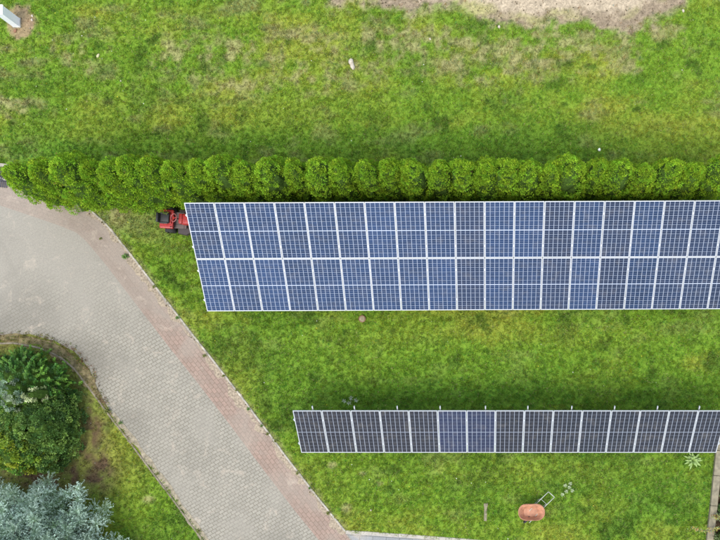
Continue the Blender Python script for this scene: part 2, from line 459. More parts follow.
M_pave = paver_mat("grey_pavers", (.268, .253, .210), (.230, .217, .18), (.142, .130, .10), .20, .122, False, rot=math.radians(-30), msize=.012)
M_red_pave = paver_mat("red_pavers", (.27, .195, .155), (.225, .172, .138), (.165, .122, .095), .21, .14, True, msize=.012, wash=.72, base_d=(.258, .226, .186))
M_slab = paver_mat("grey_slabs", (.24, .25, .255), (.20, .21, .215), (.10, .10, .09), .5, .5, False, rot=.06)
sheet("driveway", pave_poly, 0.006, M_pave)
sheet("garden_path", path_poly, 0.006, M_slab)

def resample(pts, step):
    pts = [Vector((p[0], p[1])) for p in pts]
    out = []; s = 0.0
    for a, b_ in zip(pts[:-1], pts[1:]):
        L = (b_ - a).length; n = max(1, int(round(L / step)))
        for i in range(n): out.append(a.lerp(b_, i / n))
    out.append(pts[-1])
    # smooth
    for _ in range(2):
        out = [out[0]] + [(out[i - 1] + out[i] * 2 + out[i + 1]) / 4 for i in range(1, len(out) - 1)] + [out[-1]]
    return out
def normals2(pts):
    r = []
    for i in range(len(pts)):
        d = (pts[min(i + 1, len(pts) - 1)] - pts[max(i - 1, 0)]).normalized()
        r.append(Vector((d.y, -d.x)))
    return r
def ribbon(name, pts_px, off0, off1, z, mat, jit=0.0, kind="structure", label=None, step=.15):
    pts = resample(PP(pts_px), step); nn = normals2(pts)
    V = []; U = []; s = 0
    for i, (p, n) in enumerate(zip(pts, nn)):
        if i: s += (p - pts[i - 1]).length
        j0 = jit * (float(fbm(p.x, p.y, .35, 41, 3)) - .5); j1 = jit * (float(fbm(p.x, p.y, .3, 47, 3)) - .5) * 2
        if jit:
            tp = min(1, (len(pts) - 1 - i) / 10, (i + 4) / 10); j0 *= tp; a = p + n * (off1 + (off0 - off1 + j0) * tp if name == 'moss_strip' else off0 + j0); b_ = p + n * (off1 + j1)
        else:
            a = p + n * off0; b_ = p + n * off1
        V += [(a.x, a.y, z), (b_.x, b_.y, z)]; U += [(s, 0), (s, abs(off1 - off0))]
    Fc = [(2 * i, 2 * i + 2, 2 * i + 3, 2 * i + 1) for i in range(len(pts) - 1)]
    me = mesh_np(name, V, Fc, [mat], uvs=U)
    if me.polygons[0].normal.z < 0: me.flip_normals()
    return tag(link(name, me), kind=kind)
# right-hand side of travel direction (down the photo) is -n ; border lies on the drive side
ribbon("brick_border", kerb_right2, .05, .98, .010, M_red_pave)
# kerb stones: laid end to end, 1 m each, slightly out of line
def kerb(name, pts_px, w, h, off, mat, L=1.0):
    pts = resample(PP(pts_px), .05); nn = normals2(pts)
    bm = bmesh.new(); i = 0; k = int(L / .05)
    while i < len(pts) - 2:
        j = min(i + k, len(pts) - 1)
        seg = list(range(i, j + 1, 4));
        if seg[-1] != j: seg.append(j)
        dz = random.uniform(-.008, .008); do = random.uniform(-.008, .008)
        rings = []
        for q, t in enumerate(seg):
            p, n = pts[t], nn[t]
            tang = Vector((-n.y, n.x)) * (.006 if q == 0 else (-.006 if q == len(seg) - 1 else 0))
            prof = [(-w / 2, -.05), (-w / 2, h + dz - .012), (-w / 2 + .012, h + dz), (w / 2 - .012, h + dz), (w / 2, h + dz - .012), (w / 2, -.05)]
            rings.append([bm.verts.new((p.x + tang.x + n.x * (o + off + do), p.y + tang.y + n.y * (o + off + do), zz)) for o, zz in prof])
        for a, b_ in zip(rings[:-1], rings[1:]):
            for s in range(5): bm.faces.new((a[s], a[s + 1], b_[s + 1], b_[s]))
        bm.faces.new(rings[0]); bm.faces.new(rings[-1][::-1])
        i = j
    bmesh.ops.recalc_face_normals(bm, faces=bm.faces[:])
    return tag(obj_bm(name, bm, mat), kind="structure")
kerb("drive_kerb", kerb_right, .07, .03, 0, M_kerb)
kerb("bed_kerb", kerb_left, .07, .035, 0, plain("bed_kerb_concrete", (.20, .175, .13), .9, spec=.2, var=.3, scale=5, bump=.4))
kerb("path_kerb", kerb_path, .14, .03, 0, plain("path_kerb_concrete", (.33, .31, .27), .9, spec=.2, var=.2, scale=5, bump=.4))
M_dirt = plain("washed_sand", (.27, .225, .165), .95, spec=.1, var=.4, scale=14, bump=.5)
ribbon("kerb_sand", kerb_right[4:], .02, .19, .014, M_dirt, jit=.30)
ribbon("bed_sand", kerb_left[8:], -.22, -.02, .014, plain("grey_dirt", (.25, .22, .16), .95, spec=.1, var=.35, scale=9, bump=.5), jit=.16)
ribbon("moss_strip", [(x, y) for x, y in kerb_left[:9]], -.36, -.03, .019, plain("moss_and_dirt", (.15, .125, .065), .95, spec=.1, var=.5, scale=6, bump=.8), jit=.25)
# dark grating across the drive entrance with its light concrete edge
bm = bmesh.new()
for i in range(40):
    a = P(-70 + i * 2.0, 168 + (i * 2.0) * .115); bb = P(-70 + i * 2.0 - 1.2, 179 + (i * 2.0) * .115)
    bar(bm, (a.x, a.y, .02), (bb.x, bb.y, .02), .045, .02)
a, bb = P(-72, 179.5), P(9, 181)
bar(bm, (a.x, a.y, .022), (bb.x, bb.y, .022), .03, .03)
bg_ = P(-31, 175)
box(bm, (bg_.x, bg_.y, .009), (3.0, .40, .012), Matrix.Rotation(-.05, 4, 'Z'))
tag(obj_bm("drain_channel", bm, plain("dark_iron", (.05, .05, .06), .6, metal=.3, var=.3)), kind="structure")
bm = bmesh.new(); a, bb = P(-72, 158), P(9, 166)
bar(bm, (a.x, a.y, .02), (bb.x, bb.y, .02), .12, .06)
tag(obj_bm("entrance_kerb", bm, M_kerb), kind="structure")

# ------------------------------------------------------------------ grass
def grass():
    Xs, Ys = 31.5, 24.0
    n = 115000
    x = rng.uniform(-19.5, 10.3, n); y = rng.uniform(-7.6, 15.2, n)
    px, py = G(x, y)
    keep = ~inpoly(px, py, pave_poly) & ~inpoly(px, py, path_poly)
    kd = np.minimum(polydist(px, py, kerb_right), np.minimum(polydist(px, py, kerb_left), polydist(px, py, kerb_path)))
    keep &= kd > .6
    onmoss = (polydist(px, py, pave_left[:9]) < 3 + 8 * (fbm(x, y, .4, 83) - .3)) & (polydist(px, py, kerb_left) > 1.3) & (px < 112)
    keep |= onmoss & (rng.random(n) < .5)
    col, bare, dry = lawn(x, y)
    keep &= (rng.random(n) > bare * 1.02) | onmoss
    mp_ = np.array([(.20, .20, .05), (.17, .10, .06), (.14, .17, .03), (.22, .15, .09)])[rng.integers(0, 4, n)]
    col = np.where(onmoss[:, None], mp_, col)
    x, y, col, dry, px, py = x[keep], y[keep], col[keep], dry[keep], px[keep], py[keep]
    nt_ = len(x); k = 7
    tl = rng.uniform(.6, 1.25, nt_) * np.where(py > 200, 1.05, .85) * (.7 + .6 * fbm(x, y, .6, 61))
    tb = rng.uniform(.72, 1.3, nt_)
    hue = rng.normal(0, .11, nt_)
    tuft = np.repeat(np.arange(nt_), k)
    m_ = nt_ * k
    bx = x[tuft] + rng.normal(0, .03, m_); by = y[tuft] + rng.normal(0, .03, m_)
    L = rng.uniform(.055, .115, m_) * tl[tuft]
    a = rng.uniform(0, 2 * np.pi, m_); lean = rng.uniform(.25, .95, m_)
    w = rng.uniform(.007, .013, m_)
    dx, dy = np.cos(a), np.sin(a)
    V = np.zeros((m_, 3, 3), np.float32)
    V[:, 0] = np.stack([bx - dy * w, by + dx * w, np.zeros(m_)], -1)
    V[:, 1] = np.stack([bx + dy * w, by - dx * w, np.zeros(m_)], -1)
    V[:, 2] = np.stack([bx + dx * L * lean, by + dy * L * lean, .012 + L * np.sqrt(1 - lean ** 2 * .9)], -1)
    bc = col[tuft] * (tb[tuft] * rng.uniform(.75, 1.25, m_))[:, None]
    hh = (hue[tuft] + rng.normal(0, .08, m_))
    bc = bc * np.stack([1 + hh * 1.2, np.ones(m_), 1 - hh], -1)
    st = rng.random(m_) < (.05 + dry[tuft] * .25)
    bc[st] = c_straw * rng.uniform(.8, 1.5, (st.sum(), 1))
    bc = np.clip(bc * 1.1, .005, .9)
    cols = np.repeat(bc, 3, axis=0)
    me = mesh_np("grass", V.reshape(-1, 3), np.arange(m_ * 3).reshape(-1, 3), [M_grass], cols=cols)
    tag(link("grass", me), "green and straw coloured grass blades covering the lawns", "grass", kind="stuff")
    print("blades", m_)
grass()

# ------------------------------------------------------------------ leaf clouds
def leaves(pos, dirs, nrm, ln, wd, col, fold=0.0):
    """kite-shaped leaves; returns V, F, C"""
    d = dirs / (np.linalg.norm(dirs, axis=1, keepdims=True) + 1e-9)
    s = np.cross(d, nrm); s /= (np.linalg.norm(s, axis=1, keepdims=True) + 1e-9)
    n = np.cross(s, d)
    ln = ln[:, None]; wd = wd[:, None]
    V = np.stack([pos, pos + d * ln * .45 + s * wd + n * wd * fold, pos + d * ln, pos + d * ln * .45 - s * wd + n * wd * fold], 1)
    m_ = len(pos)
    return V.reshape(-1, 3), np.arange(m_ * 4).reshape(-1, 4), np.repeat(col, 4, axis=0)
def unit(n, r=rng):
    v = r.normal(0, 1, (n, 3)); return v / np.linalg.norm(v, axis=1, keepdims=True)
def join(parts):
    Vs, Fs, Cs, Ms = [], [], [], []; o = 0
    for V, F_, C_, mi in parts:
        Vs.append(V); Fs.append(F_ + o); Cs.append(C_); Ms.append(np.full(len(F_), mi)); o += len(V)
    return np.concatenate(Vs), np.concatenate(Fs), np.concatenate(Cs), np.concatenate(Ms)
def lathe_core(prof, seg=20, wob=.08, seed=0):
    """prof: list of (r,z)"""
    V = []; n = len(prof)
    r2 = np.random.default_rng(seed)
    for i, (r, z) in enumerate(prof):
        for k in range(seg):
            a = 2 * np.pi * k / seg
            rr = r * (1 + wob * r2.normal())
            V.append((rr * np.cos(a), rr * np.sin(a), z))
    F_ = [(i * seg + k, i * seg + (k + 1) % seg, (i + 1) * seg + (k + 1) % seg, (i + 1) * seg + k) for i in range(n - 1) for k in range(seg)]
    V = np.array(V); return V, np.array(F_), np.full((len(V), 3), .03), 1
def trunk_mesh(name, h, r0, r1):
    bm = bmesh.new()
    pts = [(random.uniform(-.02, .02) * i, random.uniform(-.02, .02) * i, h * i / 5 - .03) for i in range(6)]
    tube(bm, pts, r0, 8, True, [r0 + (r1 - r0) * i / 5 for i in range(6)])
    me = bpy.data.meshes.new(name); bm.normal_update(); bm.to_mesh(me); bm.free(); me.materials.append(M_bark)
    return me

# ------------------------------------------------------------------ thuja hedge
def thuja_mesh(seed, Ht=3.7, R=.55):
    r = np.random.default_rng(seed)
    rad = lambda t: R * np.clip(1 - t ** 3.4, 0, 1) ** .60 * (1.0 + .10 * np.sin(t * 5 + seed)) * (1.10 - .14 * t)
    # lobes: curled fans of foliage, each an upright flattened clump
    nl = 330
    t = r.random(nl) ** .8 * 1.0; a = r.uniform(0, 2 * np.pi, nl)
    # lean of the tops, cleft tops
    rr = rad(t) * r.uniform(.74, 1.05, nl) * (1 + (.13 * np.sin(2 * a + seed) + .08 * np.sin(3 * a + seed * 2.3)) * (.35 + t))
    # curled-over hollow near the top, as these clipped trees have
    ha = seed * 1.7; hol = (t > .62) & (t < .92) & (np.abs(np.angle(np.exp(1j * (a - ha)))) < .42)
    rr = np.where(hol, rr * .55, rr)
    cen = np.stack([rr * np.cos(a), rr * np.sin(a), .08 + t * (Ht - .12)], -1)
    cr = r.uniform(.06, .135, nl) * (1 - .2 * t)
    val = r.uniform(.68, 1.3, nl); hue = r.normal(0, .05, nl)
    parts = []
    k = 48
    ci = np.repeat(np.arange(nl), k); m_ = nl * k
    u = unit(m_, r); outd = np.stack([np.cos(a), np.sin(a), .5 + 0 * a], -1)[ci]
    outd /= np.linalg.norm(outd, axis=1, keepdims=True)
    flip = (u * outd).sum(1) < -.25
    u[flip] *= -1
    pos = cen[ci] + u * cr[ci][:, None] * np.array([1, 1, 1.35]) * r.uniform(.6, 1.0, (m_, 1))
    d = u * .6 + outd * .3 + np.array([0, 0, .55]) + r.normal(0, .35, (m_, 3))
    nrm = u + r.normal(0, .45, (m_, 3)) + np.array([0, 0, .5])
    g = np.array([.225, .385, .024])
    col = g[None] * (val[ci] * r.uniform(.88, 1.12, m_))[:, None]
    col = col * np.stack([1 + hue[ci] * 2, 1 + 0 * hue[ci], 1 - hue[ci]], -1)
    old = r.random(m_) < .015
    col[old] = np.array([.16, .10, .035])
    V, F_, C_ = leaves(pos, d, nrm, r.uniform(.032, .06, m_), r.uniform(.010, .018, m_), np.clip(col, .004, .9))
    parts.append((V, F_, C_, 0))
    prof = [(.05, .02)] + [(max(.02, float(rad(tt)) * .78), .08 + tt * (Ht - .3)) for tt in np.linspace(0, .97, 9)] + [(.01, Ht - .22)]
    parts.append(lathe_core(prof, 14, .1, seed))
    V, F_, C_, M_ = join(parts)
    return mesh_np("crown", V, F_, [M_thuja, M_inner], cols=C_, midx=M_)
tm = [thuja_mesh(s) for s in range(11, 18)]
tt_mesh = trunk_mesh("trunk", 2.6, .06, .025)
tips = [4, 30, 55, 79, 101, 121, 142, 164, 189, 213, 235, 261, 287, 312, 337, 361, 386, 411, 438, 463, 486, 507, 530, 553, 576, 600, 622, 649, 677, 703, 728]
ORD = "first second third fourth fifth sixth seventh eighth ninth tenth eleventh twelfth thirteenth fourteenth fifteenth sixteenth seventeenth eighteenth nineteenth twentieth".split()
for i, tx in enumerate(tips):
    bx = CX + (tx - CX) / 1.153 + random.uniform(-1.5, 1.5)
    p = P(bx, 192.5 + max(0, 6 - i) * .5 + random.uniform(-1.5, 1.5))
    root = empty("thuja_tree", (p.x, p.y, 0), random.uniform(0, 6.28))
    sc = random.uniform(.90, 1.05); wd = random.uniform(.92, 1.18)
    if i < 7: wd *= 1.10
    root.scale = (wd, wd, sc)
    cr = link("crown", tm[(i * 3 + i // 5) % 7], root)
    link("trunk", tt_mesh, root)
    if i == 0: lab = "leftmost thuja, leaning out over the pale corner of the drive beside the dark drain grating"
    elif i <= 7:
        lab = "%s thuja of the hedge counted from the left frame edge, standing beside the paved drive" % ORD[i] if i < 5 else "%s thuja of the hedge from the left, standing behind the red mower" % ORD[i]
    else:
        # which module column of the big array stands in front of it
        base_px = CX + (p.x) * F / (H - 2.8)
        colno = (base_px - 184) / 30.2
        if i == len(tips) - 1: lab = "rightmost thuja of the hedge, cut by the right edge of the photo"
        elif i < 20: lab = "rounded green thuja behind the large solar array, %s in the hedge from its left end" % ORD[i]
        else:
            lab = "rounded green thuja behind the large solar array, %s in the hedge from its right end" % ORD[len(tips) - 1 - i]
    tag(root, lab, "thuja", "thuja trees clipped into one hedge row")

# ------------------------------------------------------------------ solar arrays
def panel_mat(name, ca, cb, line, full, rows, rough=.12):
    m, nt, b = newmat(name)
    uv = N(nt, "ShaderNodeUVMap", uv_map="UVMap"); sp = N(nt, "ShaderNodeSeparateXYZ"); nt.links.new(uv.outputs[0], sp.inputs[0])
    def math_(op, a, b_=None, clamp=False):
        n = N(nt, "ShaderNodeMath", operation=op, use_clamp=clamp)
        for i, v in enumerate((a, b_)):
            if v is None: continue
            if isinstance(v, (int, float)): n.inputs[i].default_value = v
            else: nt.links.new(v, n.inputs[i])
        return n.outputs[0]
    def lines(c, cnt, wd):        # 1 on the gap between cells
        f = math_('FRACT', math_('MULTIPLY', c, cnt))
        return math_('GREATER_THAN', math_('ABSOLUTE', math_('SUBTRACT', f, .5)), .5 - wd)
    u, v = sp.outputs["X"], sp.outputs["Y"]
    lu = lines(u, 6, .055); lv = math_('MAXIMUM', math_('MULTIPLY', lines(v, 12, .04), .75 if rows > 20 else .38), math_('MULTIPLY', lines(v, 24, .05), .35 if rows > 20 else 0))
    bus = math_('MULTIPLY', lines(u, 30, .07), .20)
    half = math_('GREATER_THAN', .0065, math_('ABSOLUTE', math_('SUBTRACT', v, .5)))
    g = math_('MAXIMUM', math_('MULTIPLY', math_('MAXIMUM', lu, lv), line), math_('MULTIPLY', half, full))
    oi = N(nt, "ShaderNodeObjectInfo")
    # silicon tint by module and cell; broad noise paints in a sky sheen
    cell = N(nt, "ShaderNodeTexWhiteNoise", noise_dimensions='3D')
    cv = N(nt, "ShaderNodeCombineXYZ")
    nt.links.new(math_('FLOOR', math_('MULTIPLY', u, 6)), cv.inputs[0]); nt.links.new(math_('FLOOR', math_('MULTIPLY', v, rows)), cv.inputs[1])
    nt.links.new(math_('MULTIPLY', oi.outputs["Random"], 91), cv.inputs[2])
    nt.links.new(cv.outputs[0], cell.inputs["Vector"])
    ge_ = N(nt, "ShaderNodeNewGeometry"); dn_ = N(nt, "ShaderNodeTexNoise"); dn_.inputs["Scale"].default_value = .5; dn_.inputs["Detail"].default_value = 5
    nt.links.new(ge_.outputs["Position"], dn_.inputs["Vector"])
    mxv = math_('ADD', math_('ADD', math_('MULTIPLY', oi.outputs["Random"], .45), math_('MULTIPLY', cell.outputs["Value"], .3)), math_('MULTIPLY', math_('SUBTRACT', dn_.outputs["Fac"], .35), .9), True)
    mc = N(nt, "ShaderNodeMix", data_type='RGBA'); nt.links.new(mxv, mc.inputs[0])
    mc.inputs[6].default_value = ca + (1,); mc.inputs[7].default_value = cb + (1,)
    m1 = N(nt, "ShaderNodeMix", data_type='RGBA'); nt.links.new(bus, m1.inputs[0]); nt.links.new(mc.outputs[2], m1.inputs[6]); m1.inputs[7].default_value = (.14, .18, .25, 1)
    m2 = N(nt, "ShaderNodeMix", data_type='RGBA'); nt.links.new(g, m2.inputs[0]); nt.links.new(m1.outputs[2], m2.inputs[6]); m2.inputs[7].default_value = (.38, .43, .52, 1)
    ds = N(nt, "ShaderNodeTexNoise"); ds.inputs["Scale"].default_value = 3.2; ds.inputs["Detail"].default_value = 8; ds.inputs["Roughness"].default_value = .7
    nt.links.new(ge_.outputs["Position"], ds.inputs["Vector"])
    dr = N(nt, "ShaderNodeMapRange"); dr.inputs[1].default_value = .5; dr.inputs[2].default_value = .8; dr.inputs[3].default_value = 0; dr.inputs[4].default_value = .16
    nt.links.new(ds.outputs["Fac"], dr.inputs[0])
    m3 = N(nt, "ShaderNodeMix", data_type='RGBA'); nt.links.new(dr.outputs[0], m3.inputs[0]); nt.links.new(m2.outputs[2], m3.inputs[6]); m3.inputs[7].default_value = (.30, .27, .22, 1)
    nt.links.new(m3.outputs[2], b.inputs["Base Color"])
    b.inputs["Roughness"].default_value = rough; b.inputs["Specular IOR Level"].default_value = .24   # anti-reflective glass
    return m
M_pv1 = panel_mat("poly_cells_blue", (.004, .015, .042), (.011, .036, .102), .62, 1.0, 24)
M_pv1_dim = panel_mat("poly_cells_dim_sheen", (.004, .011, .030), (.010, .024, .062), .62, .95, 24)  # darker tint painted where the reflected sky sheen fades on the large array
M_pv2 = panel_mat("mono_cells_dark", (.006, .006, .008), (.010, .010, .016), .50, .45, 12)
M_pv2_sheen = panel_mat("mono_cells_sky_sheen", (.008, .011, .032), (.013, .018, .048), .50, .45, 12)  # same dark cells, sky reflection painted in as a bluer tint

MW, ML = 1.004, 2.025
def module_mesh(mat):
    """laminate in its own frame: x across, y up the slope, z the glass normal"""
    bx, by = .006, .010      # white margin of the backsheet
    fw = .015
    x0, x1, y0, y1 = -MW / 2 + fw, MW / 2 - fw, -ML / 2 + fw, ML / 2 - fw
    # glass top with white margin ring
    X = [x0, x0 + bx, x1 - bx, x1]; Y = [y0, y0 + by, y1 - by, y1]
    V = [(x, y, .030) for y in Y for x in X] ; Fs = []; mi = []; 
    U = [((x - X[1]) / (X[2] - X[1]), (y - Y[1]) / (Y[2] - Y[1])) for y in Y for x in X]
    for j in range(3):
        for i in range(3):
            Fs.append((j * 4 + i, j * 4 + i + 1, j * 4 + i + 5, j * 4 + i + 4)); mi.append(0 if (i == 1 and j == 1) else 1)
    # underside
    V += [(x0, y0, .024), (x1, y0, .024), (x1, y1, .024), (x0, y1, .024)]; U += [(0, 0)] * 4
    Fs.append((19, 18, 17, 16)); mi.append(1)
    return mesh_np("solar_panel", V, Fs, [mat, M_back], midx=mi, uvs=U)
def frame_mesh():
    bm = bmesh.new(); fw, fh = .015, .040
    for s in (-1, 1):
        box(bm, (s * (MW / 2 - fw / 2), 0, .015), (fw, ML, fh))
        box(bm, (0, s * (ML / 2 - fw / 2), .015), (MW - 2 * fw, fw, fh))
    me = bpy.data.meshes.new("frame"); bm.normal_update(); bm.to_mesh(me); bm.free(); me.materials.append(M_alu)
    return me
FR = frame_mesh()
bm = bmesh.new(); box(bm, (0, 0, 0), (.042, .06, .008)); box(bm, (0, 0, -.028), (.012, .05, .048))
CL = bpy.data.meshes.new("clamp"); bm.to_mesh(CL); bm.free(); CL.materials.append(M_alu)
def array(label, cat, x0, ybot, zbot, tilt, cols, rows, mats, pitchx, pitchy, raf_x, over, rz, clampcol=None):
    root = empty("solar_array", (x0, ybot, 0), rz)
    tag(root, label, cat)
    a = math.radians(tilt)
    up = Vector((0, math.cos(a), math.sin(a))); nz = Vector((0, -math.sin(a), math.cos(a)))
    B = Vector((0, 0, zbot)); W = cols * pitchx; Ls = rows * pitchy
    R4 = Matrix.Rotation(a, 4, 'X')
    meshes = {}
    for c in range(cols):
        for r in range(rows):
            mt = mats(c)
            if mt.name not in meshes: meshes[mt.name] = module_mesh(mt)
            o = link("solar_panel", meshes[mt.name], root)
            p = B + Vector(((c + .5) * pitchx + random.uniform(-.0015, .0015), 0, 0)) + up * ((r + .5) * pitchy)
            o.location = p; o.rotation_euler = (a + random.uniform(-.0015, .0015), random.uniform(-.0015, .0015), 0)
            link("frame", FR, o)
    # purlins along the row, rafters up the slope, posts
    for r in range(rows):
        for f in (.22, .78):
            bm = bmesh.new(); q = B + up * ((r + f) * pitchy) - nz * .030
            box(bm, q + Vector((W / 2, 0, 0)), (W + .10, .045, .045), R4)
            # end and mid clamps sitting in the module gaps
            obj_bm("purlin", bm, M_steel, root)
            for c in range(cols + 1):
                q2 = B + Vector((c * pitchx, 0, 0)) + up * ((r + f) * pitchy) + nz * .037
                o = link("clamp", CL, root); o.location = q2; o.rotation_euler = (a, 0, 0)
    for x in raf_x:
        bm = bmesh.new(); xx = x - x0
        lo = B - up * over * .35 - nz * .088 + Vector((xx, 0, 0)); hi = B + up * (Ls + over) - nz * .088 + Vector((xx, 0, 0))
        bar(bm, lo, hi, .04, .05); obj_bm("rafter", bm, M_alu, root)
        for f in ((.12, .88) if rows > 1 else (.2, .85)):
            q = B + up * (Ls * f) - nz * .12 + Vector((xx + .061, 0, 0))
            bm = bmesh.new(); box(bm, (q.x, q.y, (q.z + .06) / 2 - .03), (.06, .08, q.z + .06)); obj_bm("post", bm, M_steel, root)
        bm = bmesh.new()
        q0 = B + up * (Ls * (.88 if rows > 1 else .85)) - nz * .12; q1 = B + up * (Ls * .35) - nz * .13
        bar(bm, (xx - .055, q0.y, .35), (xx - .055, q1.y, q1.z), .04, .04); obj_bm("brace", bm, M_steel, root)
    return root
rt = P(184, 203, 2.81)
array("large ground-mounted solar array of two rows of blue panels in front of the hedge", "solar array",
      -10.13, 2.165, .73, 30.2, 19, 2, lambda c: M_pv1_dim if (c > 15 or c in (9, 12, 14)) else M_pv1, 1.02, 2.04, [-9.55 + i * 2.05 for i in range(10)], -.03, math.radians(.25))
def m2(c): return M_pv2_sheen if c in (5, 6) else M_pv2
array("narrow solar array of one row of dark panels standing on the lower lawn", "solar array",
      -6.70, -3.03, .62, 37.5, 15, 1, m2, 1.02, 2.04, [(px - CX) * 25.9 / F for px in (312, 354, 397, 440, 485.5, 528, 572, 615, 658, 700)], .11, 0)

# ------------------------------------------------------------------ white cabinet, top left
cabx = P(20.6, 23.2)
bm_root = empty("utility_cabinet", (cabx.x - .13, cabx.y, 0))
tag(bm_root, "white metal utility cabinet on bare brown soil at the top left corner", "cabinet")
bm = bmesh.new(); box(bm, (0, 0, .52), (.26, .32, 1.00), bev=.006); obj_bm("body", bm, M_white, bm_root)
bm = bmesh.new(); box(bm, (-.01, 0, 1.045), (.31, .35, .05), bev=.008); obj_bm("lid", bm, M_white_top, bm_root)
bm = bmesh.new(); box(bm, (.134, 0, .55), (.006, .27, .84)); obj_bm("door", bm, M_white, bm_root)
bm = bmesh.new(); box(bm, (0, 0, .015), (.30, .36, .07), bev=.004); obj_bm("plinth", bm, M_kerb, bm_root)
# broken bricks around the footing
def rock(bm, c, s, seed, rot=0):
    r2 = random.Random(seed)
    g = bmesh.ops.create_icosphere(bm, subdivisions=2, radius=1, matrix=Matrix.Translation(c) @ Matrix.Rotation(rot, 4, 'Z') @ Matrix.Diagonal((s[0], s[1], s[2], 1)))
    for v in g['verts']:
        d = v.co - Vector(c); k = 1 + .22 * math.sin(d.x * 31 / max(s[0], .01) * .1 + r2.random() * 2) * r2.uniform(.2, 1)
        v.co = Vector(c) + d * k
def stone(name, px, py, s, mat, label, cat, seed, group=None):
    p = P(px, py)
    bm = bmesh.new(); rock(bm, (0, 0, s[2] * .4), s, seed, seed * 1.3)
    o = obj_bm(name, bm, mat, None, smooth=True); o.location = p
    return tag(o, label, cat, group)
stone("broken_brick", 15.5, 31, (.09, .05, .04), M_clay, "small reddish broken brick on the soil below the white cabinet", "brick", 3)
stone("pebble", 32.3, 16, (.05, .04, .03), M_stone, "pale yellow pebble at the grass edge right of the white cabinet, the upper of two", "stone", 4)
stone("pebble", 32, 20, (.045, .05, .03), M_stone, "pale yellow pebble at the grass edge right of the white cabinet, the lower of two", "stone", 5)
# pale stones on the meadow
st = empty("field_stone", P(352, 65)); tag(st, "largest pale stone on the upper meadow, two fused lobes lying north of the hedge", "stone")
bm = bmesh.new(); rock(bm, (-.03, .09, .06), (.11, .12, .09), 21); rock(bm, (.03, -.08, .05), (.09, .13, .07), 22, .6); rock(bm, (.01, .0, .04), (.09, .12, .07), 23)
obj_bm("stone_body", bm, M_stone, st, smooth=True)
stone("field_stone", 98, 56, (.09, .05, .04), plain("yellow_stone", (.44, .43, .24), .8, var=.2, scale=12), "small pale yellow stone on the upper left meadow", "stone", 8)
stone("field_stone", 683, 11, (.07, .05, .04), M_stone, "small white stone at the right end of the sand patch", "stone", 9)
stone("field_stone", 499, 27, (.06, .06, .04), M_stone, "small white stone on the soil below the sand patch", "stone", 10)
stone("ball", 599, 150, (.06, .06, .06), plain("white_rubber", (.8, .8, .78), .5), "small white ball on the grass just behind the hedge", "ball", 12)
stone("field_stone", 430, 39, (.05, .04, .03), M_stone, "tiny pale stone in a dry spot under the sand patch's left end", "stone", 14)
stone("field_stone", 371, 510, (.045, .04, .025), M_stone, "tiny pale stone in the lawn right of the drive's lower corner", "stone", 15)
stone("field_stone", 121, 81, (.04, .04, .025), M_stone, "tiny whitish stone on the meadow below the yellow stone", "stone", 16)

# round clay pot sunk in the lawn below the big array
pot = empty("clay_pot", P(362.5, 319)); pot.scale = (.85, .85, .8); tag(pot, "round clay pot of sandy soil sunk in the lawn below the large array", "pot")
bm = bmesh.new()
prof = [(.10, 0), (.145, .10), (.155, .10), (.155, .125), (.135, .125), (.13, .095)]
rings = [[bm.verts.new((r * math.cos(k * math.pi / 12), r * math.sin(k * math.pi / 12), z)) for k in range(24)] for r, z in prof]
for a_, b_ in zip(rings[:-1], rings[1:]):
    for k in range(24): bm.faces.new((a_[k], a_[(k + 1) % 24], b_[(k + 1) % 24], b_[k]))
obj_bm("pot_wall", bm, M_clay, pot, True)
bm = bmesh.new(); bmesh.ops.create_cone(bm, segments=24, radius1=.133, radius2=.10, depth=.03, cap_ends=True, matrix=Matrix.Translation((0, 0, .112)))
obj_bm("pot_soil", bm, M_sandsoil, pot)

# ------------------------------------------------------------------ lawn mower
mo = P(171, 221.5)
mow = empty("ride_on_mower", (mo.x, mo.y, 0), math.radians(-3))
mow.scale = (.88, .88, .88)
tag(mow, "red ride-on lawn mower with black seat parked half under the large array", "lawn mower")
bm = bmesh.new()   # rear fender shell
box(bm, (.05, 0, .50), (.58, .78, .16), bev=.05); box(bm, (.05, 0, .60), (.46, .40, .10), bev=.03)
obj_bm("rear_body", bm, M_red, mow)
bm = bmesh.new()
box(bm, (.50, 0, .30), (.62, .66, .05), bev=.01)
for s in (-1, 1): box(bm, (.5, s * .26, .335), (.42, .16, .02), bev=.004)
obj_bm("footplate", bm, M_greyplastic, mow)
bm = bmesh.new()
box(bm, (.02, 0, .70), (.42, .42, .10), bev=.04)
box(bm, (-.19, 0, .80), (.10, .40, .24), Matrix.Rotation(-.22, 4, 'Y'), bev=.045)
for s in (-1, 1): box(bm, (.03, s * .205, .765), (.34, .07, .06), bev=.02)
obj_bm("seat", bm, M_black, mow, True)
bm = bmesh.new()   # hood
box(bm, (1.12, 0, .62), (.80, .46, .34), bev=.09); box(bm, (.74, 0, .70), (.16, .42, .26), bev=.04)
obj_bm("hood", bm, M_red, mow, True)
bm = bmesh.new(); box(bm, (1.535, 0, .58), (.03, .34, .18), bev=.01); obj_bm("grille", bm, M_black, mow)
stw = empty("steering_wheel", (.50, 0, .92)); stw.parent = mow; stw.rotation_euler = (0, math.radians(-28), 0)
bm = bmesh.new()
R_, r_ = .165, .016
rings = []
for i in range(28):
    A = 2 * math.pi * i / 28; rings.append([bm.verts.new(((R_ + r_ * math.cos(B_)) * math.cos(A), (R_ + r_ * math.cos(B_)) * math.sin(A), r_ * math.sin(B_))) for B_ in [2 * math.pi * k / 8 for k in range(8)]])
for i in range(28):
    for k in range(8): bm.faces.new((rings[i][k], rings[(i + 1) % 28][k], rings[(i + 1) % 28][(k + 1) % 8], rings[i][(k + 1) % 8]))
obj_bm("rim", bm, plain("pale_red_rim", (.30, .10, .10), .5), stw, True)
